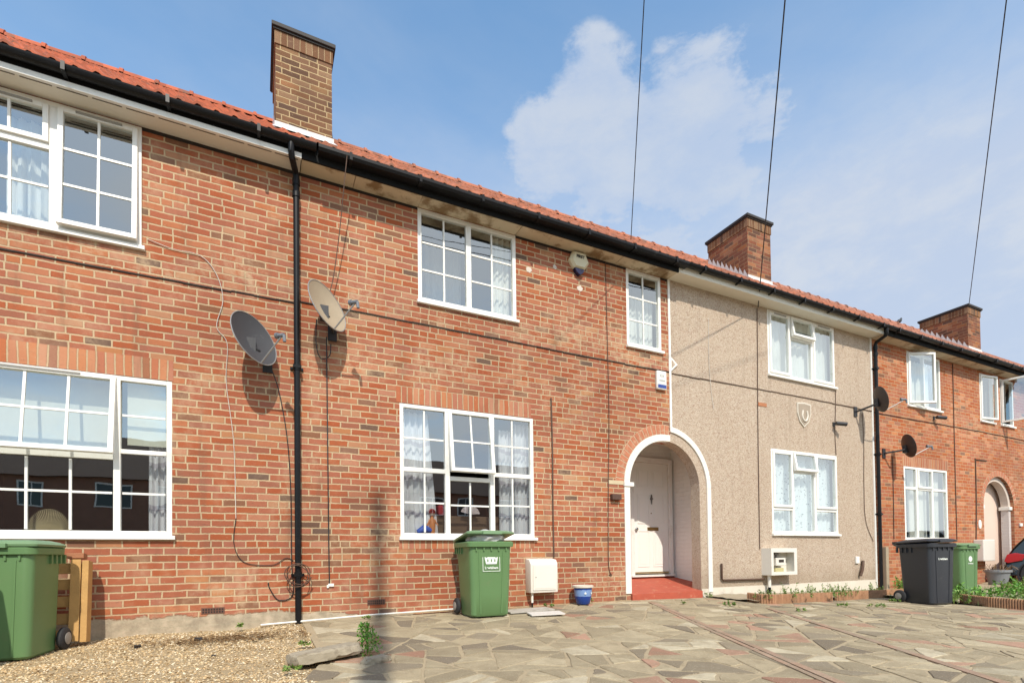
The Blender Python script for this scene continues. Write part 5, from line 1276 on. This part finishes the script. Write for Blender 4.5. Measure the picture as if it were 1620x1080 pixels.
mb = MB(); mb.lathe([(.130, .232), (.150, .238), (.152, .262), (.135, .268), (.118, .262), (.114, .22)], n=28, cap=False); build(mb, 'rim', m_plinth, pot, smoothf=40, local=True)
mb = MB(); mb.lathe([(.116, .225), (.001, .23)], n=20, cap=False); build(mb, 'soil', m_ground, pot, local=True)
mb = MB()
for an in (-1.9, -1.1, -.3):
    ca, sa = math.cos(an), math.sin(an); r_ = .1345
    i = len(mb.v); s5 = []
    for k in range(10):
        q = (.024 if k % 2 == 0 else .010); a = k*math.pi/5+math.pi/2; s5.append((q*math.cos(a), q*math.sin(a)))
    mb.v += [((r_)*ca-u*sa, (r_)*sa+u*ca, .160+v_) for u, v_ in s5]; mb.f.append(tuple(range(i, i+10)))
build(mb, 'star_marks', m_mark, pot, local=True)
def board(name, x, y, w, d, rz, th, mat, label):
    mb = MB(); mb.box(-w/2, w/2, -d/2, d/2, 0, th); o = build(mb, name, mat, None, bevel=.002); o.location = (x, y, gz(x, y)+.034); o.rotation_euler = (R(1.5), R(-1), rz); return tag(o, label, 'board')
m_bd = plain('white_board', (.60, .56, .51), .7, var=.08, scale=4, dirt=((.35, .30, .25), 6, .55, .4)); m_bd2 = plain('grey_board', (.42, .39, .34), .8, var=.15, scale=5, dirt=((.22, .19, .15), 6, .5, .5))
board('flat_board', 3.12, -.52, .62, .26, R(-2), .018, m_bd2, 'grey stained board lying flat next to the green bin')
board('flat_board', 3.17, -.87, .42, .26, R(-14), .016, m_bd, 'clean white board lying flat on the paving in front of the grey one')

# ================================================================== paving details
mb = MB(); cols = []
def strip(pts, w):
    P = [Vector(p) for p in pts]
    for a, b in zip(P, P[1:]):
        L = (b-a).length; n_ = int(L/.21); d = (b-a).normalized(); nn = Vector((-d.y, d.x))
        for k in range(n_):
            s0 = a+d*(k*L/n_+.001); s1 = a+d*((k+1)*L/n_-.001); c = rng.choice([(.37, .24, .165), (.34, .225, .16), (.39, .27, .19), (.33, .24, .17)])
            q = [s0-nn*w, s1-nn*w, s1+nn*w, s0+nn*w]; i = len(mb.v); mb.v += [(v.x, v.y, gz(v.x, v.y)+.0225+rng.uniform(0, .001)) for v in q]+[(v.x, v.y, gz(v.x, v.y)+.0) for v in q]
            mb.f.append((i, i+1, i+2, i+3)); cols.append(c)
            for j in range(4): mb.f.append((i+j, i+4+j, i+4+(j+1) % 4, i+(j+1) % 4)); cols.append(c)
strip([(5.25, -.35), (4.2, -2.35), (2.6, -5.6)], .022); strip([(5.31, -.35), (4.28, -2.35), (2.68, -5.6)], .03)
strip([(6.3, -1.55), (5.6, -2.6), (3.7, -5.6)], .035)
struct(colbuild(mb, cols, 'brick_strip', m_flag))
# broken edge slab at the gravel side
def rock(name, c, s, seed, mat, label, cat, flat=.5, rz=0):
    bm_ = bmesh.new(); bmesh.ops.create_icosphere(bm_, subdivisions=4, radius=1); mb = MB()
    for v in bm_.verts:
        p = v.co.copy(); p.z = max(min(p.z, flat), -flat); k = 1+.20*mnoise.fractal(p*1.3+Vector((seed, 0, 0)), 1, 2, 4)+.05*mnoise.noise(p*6)
        v.co = Vector((math.copysign(abs(p.x)**.75, p.x)*s[0]*k, math.copysign(abs(p.y)**.75, p.y)*s[1]*k, p.z/flat*s[2]*(1+.3*mnoise.noise(p*2.5))))
    mb.v = [tuple(v.co) for v in bm_.verts]; mb.f = [tuple(v.index for v in f.verts) for f in bm_.faces]; bm_.free()
    o = build(mb, name, mat, None, smoothf=35); o.location = c; o.rotation_euler = (0, 0, rz); return tag(o, label, cat)
m_conc = plain('broken_concrete', (.34, .29, .21), .95, var=.3, scale=8, bump=.9, bscale=25, dirt=((.14, .11, .08), 9, .52, .6))
def slab(c, w, d, th, tilt, rz, label, seed):
    rs = random.Random(seed); n = 26; pts = []
    for k in range(n):
        a = 6.283*k/n; q = (abs(math.cos(a))**3.2+abs(math.sin(a))**3.2)**(-1/3.2)
        pts.append((w/2*q*math.cos(a)*(1+rs.uniform(-.05, .05)), d/2*q*math.sin(a)*(1+rs.uniform(-.09, .09))))
    mb = MB(); rings = []
    for (sc_, z, jit) in ((.93, 0, .02), (1.0, th*.25, .02), (.985, th*.8, .015), (.95, th, .008), (.6, th+.006, .0), (.25, th+.01, 0)):
        rings.append([(x*sc_+rs.uniform(-jit, jit)*.6, y*sc_+rs.uniform(-jit, jit)*.6, z+rs.uniform(-.006, .006)) for x, y in pts])
    loft(mb, rings); o = build(mb, 'paving_chunk', m_conc, None, smoothf=25); o.location = c; o.rotation_euler = (tilt[0], tilt[1], rz); return tag(o, label, 'paving chunk')
slab((.47, -2.16, gz(.5, -2.2)+.03), .56, .30, .075, (R(-5), R(-4)), R(12), 'big broken chunk of paving at the gravel edge, dark gap beneath', 4)
rock('paving_chunk', (.80, -2.42, gz(.8, -2.4)+.03), (.11, .055, .03), 8, m_conc, 'small pale paving chunk below the green weed', 'paving chunk', .5, R(20))
for k, (x, y, s, lb) in enumerate(((-.98, -.75, .028, 'dark flat stone on the gravel nearest the pallet'), (-.52, -.62, .035, 'black lump lying in the leaf litter on the gravel'), (-.33, -1.55, .018, 'small brown lump alone in the middle of the gravel'))):
    rock('loose_stone', (x, y, gz(x, y)+.015), (s, s*.7, s*.5), k+20, m_tarline2, lb, 'stone')
# ================================================================== plants
def leafmesh(pts, size, n_mult=1, up=.3):
    mb = MB()
    for (x, y, z) in pts:
        for _ in range(n_mult):
            s = size*random.uniform(.6, 1.35); a = random.uniform(0, 6.283); t = random.uniform(-.9, 1.1)
            d = Vector((math.cos(a)*math.cos(t), math.sin(a)*math.cos(t), math.sin(t)*.8+up)).normalized(); sd = d.cross(Vector((random.uniform(-1, 1), random.uniform(-1, 1), 1))).normalized()
            p = Vector((x, y, z)); i = len(mb.v)
            mb.v += [tuple(p), tuple(p+d*s*.45+sd*s*.26), tuple(p+d*s), tuple(p+d*s*.5-sd*s*.26)]; mb.f.append((i, i+1, i+2, i+3))
    return mb
def leafmat(name, a, b):
    m, nt, bs = newmat(name); g = nd(nt, 'ShaderNodeNewGeometry'); w = g.outputs['Random Per Island']
    nt.links.new(mixc(nt, w, a, b), bs.inputs['Base Color']); bs.inputs['Roughness'].default_value = .55
    bs.inputs['Transmission Weight'].default_value = 0; return m
m_leaf = leafmat('bright_leaves', (.05, .17, .015), (.19, .40, .05)); m_leaf2 = leafmat('weed_leaves', (.06, .13, .02), (.22, .32, .06)); m_dry = leafmat('dry_leaves', (.10, .05, .02), (.26, .16, .07))
w1 = thing('weed', (.79, -2.13, gz(.86, -2.15)+.02), 'upright bright green weed growing at the gravel and paving edge', 'weed', 'weeds')
pts = []
for _ in range(620):
    h = random.random()**.8; a = random.uniform(0, 6.283); r_ = (.03+.09*(1-h)**.6)*math.sqrt(random.random())
    pts.append((r_*math.cos(a)+.02*math.sin(h*5), r_*math.sin(a), h*.25))
build(leafmesh(pts, .026), 'leaves', m_leaf, w1, local=True)
mb = MB()
for k in range(5): mb.tube([(0, 0, 0), (random.uniform(-.03, .03), random.uniform(-.03, .03), .22)], .003, 5)
build(mb, 'stem', m_leaf, w1, local=True)
def weed(x, y, r_, h, n, label, mat=m_leaf2, size=.03, dz=.03):
    t = thing('weed', (x, y, gz(x, y)+dz), label, 'weed', 'weeds')
    pts = []; st = MB()
    if 6.8 < x < 10.6 and y > -1.1: t.location.z += .05
    ns = max(3, int(n/14))
    for _ in range(ns):
        a = random.uniform(0, 6.283); q = r_*math.sqrt(random.random()); bx_, by_ = q*math.cos(a), q*math.sin(a); hh = h*random.uniform(.4, 1.1)*(1-.5*q/r_)
        ex, ey = bx_+random.uniform(-.3, .3)*hh, by_+random.uniform(-.3, .3)*hh
        st.tube([(bx_, by_, 0), (ex, ey, hh)], .0022, 4)
        for k in range(14):
            u = random.uniform(.15, 1); pts.append((bx_+(ex-bx_)*u, by_+(ey-by_)*u, hh*u))
    build(leafmesh(pts, size), 'leaves', mat, t, local=True); build(st, 'stem', mat, t, local=True)
weed(.36, -1.55, .05, .06, 60, 'tiny weed at the top of the gravel and paving edge'); weed(.22, -2.45, .06, .05, 70, 'flat yellowish weed below the broken paving chunk')
weed(3.62, -.18, .10, .05, 110, 'low weed on the paving under the cream gas meter box'); weed(4.35, -.12, .04, .14, 60, 'small weed squeezed behind the blue pot')
weed(6.72, -.12, .05, .14, 80, 'small weed at the foot of the arch pier'); weed(5.9, -1.2, .13, .07, 150, 'spreading low weed on the paving left of the terracotta edging')
weed(11.95, -.35, .16, .42, 380, 'leafy weed clump behind the dark grey bin by the drainpipe', m_leaf, .045)
weed(6.9, -1.0, .16, 0.19, 170, 'weed at the left end of the terracotta edging'); weed(7.5, -.98, .32, 0.24, 420, 'weed patch behind the left length of edging'); weed(8.35, -.98, .38, 0.27, 620, 'biggest weed patch along the terracotta edging below the lower window')
weed(9.05, -.9, .3, 0.25, 340, 'weed between the biggest patch and the far end of the edging'); weed(10.2, -.75, .18, 0.20, 200, 'weed in the bed just left of the dark grey bin'); weed(8.0, -2.0, .14, .05, 120, 'flat weed in a paving joint before the dark grey bin')
weed(6.4, -1.95, .07, .04, 60, 'tiny weed in the paving in front of the edging')
for k, (x, y, r_, h, n, lb) in enumerate(((10.1, -2.05, .28, .30, 500, 'weed clump touching the right side of the dark grey bin'), (10.9, -1.8, .34, .34, 560, 'tall grass clump in front of the half-hidden green bin'), (11.2, -2.6, .36, .30, 560, 'weed clump over the edging in the middle of the right bed'), (12.3, -2.0, .42, .42, 700, 'big leafy weed clump below the far arch'),
    (13.6, -1.8, .45, .34, 600, 'weed clump between the far pot and the red-lit car'), (11.6, -3.3, .36, .26, 500, 'weed clump at the right edge of the photo'), (14.6, -1.2, .4, .3, 400, 'weed clump just in front of the far grey pot'), (12.9, -2.9, .4, .3, 520, 'weed clump before the car wheel'))):
    weed(x, y, r_, h, n, lb, m_leaf if k % 2 else m_leaf2, .055, .03)
for k, (x, y, r_, h, n, lb) in enumerate(((5.5, -.75, .05, .04, 50, 'tiny weed on the paving just before the red doorstep'), (7.6, -1.75, .10, .05, 110, 'low straggling weed before the left length of edging'), (9.2, -1.6, .14, .06, 150, 'low straggling weed left of the dark grey bin'),
    (1.15, -.12, .05, .04, 50, 'tiny weed at the wall foot in the pole shadow'), (-.15, -.10, .05, .06, 60, 'tiny weed at the foot of the cement plinth'))):
    weed(x, y, r_, h, n, lb)
m_grass = leafmat('grass_blades', (.05, .11, .02), (.17, .25, .06)); mb = MB()
for _ in range(5200):
    x = random.uniform(9.9, 16.5); y = random.uniform(-4.0, -.25)
    if mnoise.noise(Vector((x*.9, y*.9, 3))) < -.08: continue
    z = gz(x, y)+.02; h = random.uniform(.04, .13); a = random.uniform(0, 6.28); l = random.uniform(0, .05); i = len(mb.v); w_ = .006
    mb.v += [(x-w_*math.cos(a), y-w_*math.sin(a), z), (x+w_*math.cos(a), y+w_*math.sin(a), z), (x+l*math.sin(a), y+l*math.cos(a), z+h)]; mb.f.append((i, i+1, i+2))
o = build(mb, 'grass', m_grass, None); o['kind'] = 'stuff'
mb = MB()
for _ in range(900):
    x, y = min(.40, random.gauss(-.28, .34)), random.gauss(-.72, .15); z = gz(x, y)+.02; a = random.uniform(0, 6.28); s = random.uniform(.010, .030); i = len(mb.v)
    mb.v += [(x, y, z), (x+s*math.cos(a), y+s*math.sin(a), z+.004), (x+s*1.8*math.cos(a+.4), y+s*1.8*math.sin(a+.4), z+.002), (x+s*math.cos(a+.8), y+s*math.sin(a+.8), z+.006)]; mb.f.append((i, i+1, i+2, i+3))
o = build(mb, 'leaf_litter', m_dry, None); o['kind'] = 'stuff'
m_soil = plain('dry_soil', (.34, .28, .19), .95, var=.3, scale=7, bump=.8, bscale=30)
struct(build(sheet(6.75, 10.9, -1.02, -.02, 40, 12, .05, .03, 3), 'planting_bed', m_soil, smoothf=True)); struct(build(sheet(9.9, 22, -5.5, -.02, 50, 30, .045, .05, 1.5), 'weedy_ground', m_soil, smoothf=True))
# log-roll / terracotta edging, one thing per run
m_edge = plain('terracotta_edging', (.36, .19, .10), .9, var=.3, scale=10, bump=.5, dirt=((.17, .11, .06), 8, .52, .6))
def edging(pts, h, label):
    a0 = Vector(pts[0]+(0,)); mb = MB()
    for a, b in zip(pts, pts[1:]):
        A, B = Vector(a), Vector(b); L = (B-A).length; n_ = max(1, int(L/.032))
        for k in range(n_):
            p = A+(B-A)*((k+.5)/n_); z = gz(p.x, p.y); r_ = L/n_*.5
            mb.tube([(p.x, p.y, z-.04), (p.x, p.y, z+h*random.uniform(.93, 1.04)), (p.x, p.y, z+h*1.06)], [r_, r_, r_*.6], 8)
    o = recenter(build(mb, 'bed_edging', m_edge, None, smoothf=40)); return tag(o, label, 'edging', 'terracotta bed edgings')
edging([(6.85, -.75), (6.82, -1.05), (6.95, -1.14), (8.35, -1.13)], .15, 'terracotta edging run with a curled left end, below the meter box')
edging([(8.42, -1.13), (10.75, -.98)], .15, 'straight terracotta edging run ending behind the dark grey bin')
edging([(10.15, -2.05), (9.9, -2.5), (9.75, -4.2)], .16, 'terracotta edging of the weedy bed right of the dark grey bin')

# ================================================================== far pot, car, bird
fp = thing('plant_tub', (15.35, -.55, gz(15.3, -.5)+.04), 'grey tub with dead stems standing before the far arch', 'plant tub')
mb = MB(); mb.lathe([(.15, 0), (.22, .30), (.25, .31), (.25, .36), (.22, .36), (.21, .32)], n=20, cap=False); mb.lathe([(.15, 0), (.001, 0)], n=20, cap=False); mb.lathe([(.215, .32), (.001, .33)], n=20, cap=False); build(mb, 'tub', plain('grey_tub', (.22, .23, .24), .6), fp, smoothf=40, local=True)
mb = MB()
for k in range(26):
    a = random.uniform(0, 6.28); mb.tube([(.1*math.cos(a), .1*math.sin(a), .3), (.25*math.cos(a), .25*math.sin(a), random.uniform(.38, .5)), (.34*math.cos(a), .34*math.sin(a), random.uniform(.3, .42))], .004, 4)
build(mb, 'dead_stems', m_dry, fp, local=True)
def car(x, y, rz, paint, label, z):
    t = thing('parked_car', (x, y, z), label, 'car', None, rz)
    # local: rear at x=0, front at x=4.0, half width .85
    prof = [(.02, .30), (.0, .52), (.06, .78), (.14, .92), (.34, 1.18), (.62, 1.40), (1.2, 1.47), (1.9, 1.44), (2.35, 1.25), (2.85, .98), (3.5, .88), (3.9, .72), (4.0, .5), (3.96, .28)]
    def ring(s, yy, inset_):
        return [((px-2)*(1-inset_*.25)+2, yy, pz-(inset_*.35*max(0, pz-.9))) for px, pz in prof]
    mb = MB(); rows_ = [(-.80, .30), (-.86, .06), (-.87, 0), (-.55, -.02), (0, -.03), (.55, -.02), (.87, 0), (.86, .06), (.80, .30)]
    n = len(prof)
    for yy, ins in ((-.74, .5), (-.84, .22), (-.87, .05), (-.60, 0), (0, -.03), (.60, 0), (.87, .05), (.84, .22), (.74, .5)):
        # narrow the greenhouse
        for px, pz in prof:
            k = max(0, (pz-.90)/.55); mb.v.append((2+(px-2)*(1-.03*ins), yy*(1-.20*k), pz-ins*.05))
    for r_ in range(8):
        for k in range(n-1): mb.f.append((r_*n+k, r_*n+k+1, (r_+1)*n+k+1, (r_+1)*n+k))
        mb.f.append((r_*n+n-1, r_*n, (r_+1)*n, (r_+1)*n+n-1))
    mb.f.append(tuple(range(n))); mb.f.append(tuple(range(8*n, 9*n))[::-1])
    body = build(mb, 'body', paint, t, smoothf=32, local=True)
    g = plain('car_glass', (.01, .012, .014), .06)
    mb = MB()
    for s in (-1, 1):
        mb.poly([(.55, s*.80, .96), (2.55, s*.80, .96), (2.02, s*.722, 1.33), (1.2, s*.714, 1.37), (.72, s*.724, 1.32)])
    build(mb, 'side_window', g, t, local=True)
    mb = MB(); mb.quad((.13, -.68, .95), (.13, .68, .95), (.50, .60, 1.33), (.50, -.60, 1.33)); build(mb, 'rear_window', g, t, local=True)
    for s in (-1, 1):
        mb = MB(); mb.prism([(-.012, .62), (.05, .58), (.30, .64), (.36, .78), (.18, .82), (.04, .78)], 0, 1)
        mb.v = [(x_, (s*.62 if y_ == 0 else s*.885), z_) for x_, y_, z_ in mb.v]; build(mb, 'tail_light', plain('red_lens', (.42, .012, .015), .12, coat=.5), t, bevel=.012, local=True)
        for wx in (.56, 3.2):
            mb = MB(); Mx = Matrix.Translation((wx, s*.76, .31)) @ Matrix.Rotation(R(-90)*s, 4, 'X'); mb.lathe([(.20, 0), (.29, 0), (.31, .03), (.31, .11), (.29, .13), (.20, .13)], n=32, M_=Mx); wh = build(mb, 'wheel', m_rub, t, smoothf=35, local=True)
            mb = MB(); mb.lathe([(.03, .10), (.05, .13)], n=16, M_=Mx); mb.lathe([(.185, .12), (.205, .135), (.205, .125)], n=32, M_=Mx, cap=False)
            for k in range(9): mb.box(.03, .195, -.016, .016, .112, .130, M_=Mx @ Matrix.Rotation(k*2*math.pi/9, 4, 'Z'))
            build(mb, 'rim', plain('alloy', (.55, .55, .56), .3, metal=.8), wh, smoothf=30, local=True)
            mb = MB(); mb.lathe([(.001, .06), (.195, .065)], n=24, M_=Mx, cap=False); build(mb, 'brake_disc', m_dkmetal, wh, local=True)
            mb = MB(); mb.lathe([(.32, .02), (.36, .02), (.36, .122), (.335, .126), (.32, .1)], n=32, M_=Mx, cap=False); build(mb, 'wheel_arch', m_dkmetal, body, smoothf=40, local=True)
    mb = MB(); mb.box(-.03, .12, -.80, .80, .33, .56); build(mb, 'bumper', paint, t, bevel=.04, smoothf=35, local=True)
    return t
car(16.88, -.15, R(-72), plain('black_car_paint', (.006, .006, .007), .2, coat=.5), 'black hatchback at the right edge of the photo', gz(15.3, -1)-.02)
car(-3.05, -6.95, R(90), plain('silver_car_paint', (.40, .41, .42), .25, metal=.6, coat=1), 'silver hatchback parked nose to the wall outside the left edge', gz(-3, -5)-.02)
bd = thing('bird', (14.07, 3.5, 7.78), 'small dark bird perched on the roof ridge left of the farthest chimney', 'bird')
bd.location = (19.67, 3.5, 7.80); 
mb = MB(); mb.tube([(-.17, 0, .02), (-.10, 0, .045), (-.05, 0, .07), (.02, 0, .095), (.07, 0, .125), (.09, 0, .16), (.11, 0, .185), (.135, 0, .185), (.165, 0, .175)], [.012, .02, .05, .062, .045, .026, .032, .018, .003], 10); build(mb, 'body', m_dkmetal, bd, smoothf=60, local=True)
mb = MB(); mb.tube([(.0, -.02, .05), (.005, -.02, -.01)], .006, 5); build(mb, 'leg', m_dkmetal, bd, local=True); mb = MB(); mb.tube([(.0, .02, .05), (.005, .02, -.01)], .006, 5); build(mb, 'leg', m_dkmetal, bd, local=True)

# things seen inside the windows
m_rattan = plain('rattan', (.50, .40, .24), .8)
rt_ = MB()
for k in range(34):
    a = math.pi*k/33; rt_.tube([(-1.86+.02*math.cos(a), .15, .33), (-1.86+.10*math.cos(a)+.01, .14, .33+.08*math.sin(a)), (-1.86+.165*math.cos(a), .16, .33+.21*math.sin(a)), (-1.86+.12*math.cos(a+.1), .19, .33+.15*math.sin(a+.1))], .0035, 4)
o = recenter(build(rt_, 'woven_ornament', m_rattan, None)); tag(o, 'fan-shaped woven rattan ornament on the sill behind the large left window', 'ornament')
m_toy = plain('toy_orange', (.60, .20, .06), .5)
ty = thing('doll', (2.06, .16, .33), 'small orange doll standing on the sill behind the middle window', 'doll')
mb = MB(); mb.tube([(0, 0, 0), (0, 0, .10), (0, 0, .17), (.0, 0, .22), (0, 0, .235)], [.035, .045, .04, .016, .015], 10); mb.tube([(-.07, -.01, .10), (-.035, 0, .18), (.035, 0, .18), (.075, -.01, .11)], .014, 8); build(mb, 'body', m_toy, ty, smoothf=50, local=True)
mb = MB(); mb.lathe([(.005, .23), (.035, .25), (.042, .275), (.03, .305), (.005, .315)], n=14); build(mb, 'head', plain('doll_skin', (.55, .33, .22), .6), ty, smoothf=50, local=True)
mb = MB(); mb.lathe([(.046, .27), (.046, .295), (.03, .32), (.004, .33)], n=14); build(mb, 'hair', plain('doll_hair', (.35, .03, .02), .8), ty, smoothf=50, local=True)
mb = MB(); mb.tube([(1.86, .15, .35), (1.95, .14, .40), (2.04, .15, .37)], [.03, .055, .03], 10); o = recenter(build(mb, 'blue_toy', plain('toy_blue', (.02, .10, .5), .5), None, smoothf=50)); tag(o, 'blue rounded toy lying on the sill beside the doll', 'toy')
mb = MB(); mb.box(2.16, 2.26, .2, .5, .58, .72); o = recenter(build(mb, 'red_cushion', plain('toy_red', (.40, .03, .04), .8), None, bevel=.03)); tag(o, 'red cushion inside the middle ground floor window', 'cushion')
mb = MB()
for k in range(13):
    a = R(15+150*k/12); c = (2.60, .16, .60)
    mb.prism([(c[0], c[2]), (c[0]-.14*math.cos(a), c[2]+.12*math.sin(a)), (c[0]-.14*math.cos(a+.2), c[2]+.12*math.sin(a+.2))], c[1]+.004*(k % 2), c[1]+.004*(k % 2)+.003)
o = recenter(build(mb, 'paper_fan', plain('fan_paper', (.62, .50, .52), .8), None)); tag(o, 'pale patterned fan on the headboard inside the middle window', 'fan')
mb = MB(); mb.box(2.15, 3.15, .26, .32, .18, .58)
o = recenter(build(mb, 'wooden_chest', plain('chest_wood', (.14, .08, .045), .6, var=.3, scale=3), None, bevel=.01)); tag(o, 'dark wooden chest behind the glass of the middle ground floor window', 'chest')

# ================================================================== the other side of the road (reflected in the glass)
mroof = plain('far_roof', (.16, .10, .07), .9, var=.2); mwall = plain('far_brick', (.30, .15, .10), .9, var=.2, scale=3); mdk = plain('far_glass', (.02, .025, .03), .1)
cols_ = ('plain', 'second', 'third', 'fourth', 'fifth', 'sixth', 'seventh', 'eighth')
for k in range(8):
    x0 = -19.5+5.6*k; x1 = x0+5.59; y0 = -26.0
    h = thing('terraced_house', (x0+2.8, y0-3, -1.1), 'house across the road behind the viewer, %s one from the left' % cols_[k].replace('plain', 'first'), 'house', 'terraced houses across the road')
    mb = MB(); mb.box(x0, x1, y0-7, y0, -1.2, 4.3); build(mb, 'wall', mwall, h)
    mb = MB(); v = [(x0, y0+.35, 4.25), (x1, y0+.35, 4.25), (x1, y0-3.5, 7.1), (x0, y0-3.5, 7.1), (x0, y0-7.3, 4.25), (x1, y0-7.3, 4.25)]; mb.v = v; mb.f = [(0, 1, 2, 3), (3, 2, 5, 4), (0, 3, 4), (1, 5, 2), (0, 4, 5, 1)]; build(mb, 'roof', mroof, h)
    for (a, b, c, d) in ((.9, 2.7, 0, 1.5), (.9, 2.5, 2.8, 4.0), (3.5, 4.5, 2.8, 4.0)):
        mb = MB(); mb.box(x0+a, x0+b, y0, y0+.05, c, d); w = build(mb, 'window', m_white, h)
        mb = MB(); m_ = (a+b)/2
        mb.box(x0+a+.07, x0+m_-.03, y0+.05, y0+.06, c+.07, d-.07); mb.box(x0+m_+.03, x0+b-.07, y0+.05, y0+.06, c+.07, d-.07); build(mb, 'pane', mdk, w)
    mb = MB(); mb.box(x0+3.6, x0+4.5, y0, y0+.06, -1.1, 1.0); build(mb, 'front_door', m_white if k % 2 else mroof, h)
# objects with no colour variation repeated: keep ids stable
for o in bpy.data.objects:
    if o.parent is None and o.type in ('MESH', 'EMPTY') and 'kind' not in o and 'category' not in o: print('UNTAGGED', o.name)
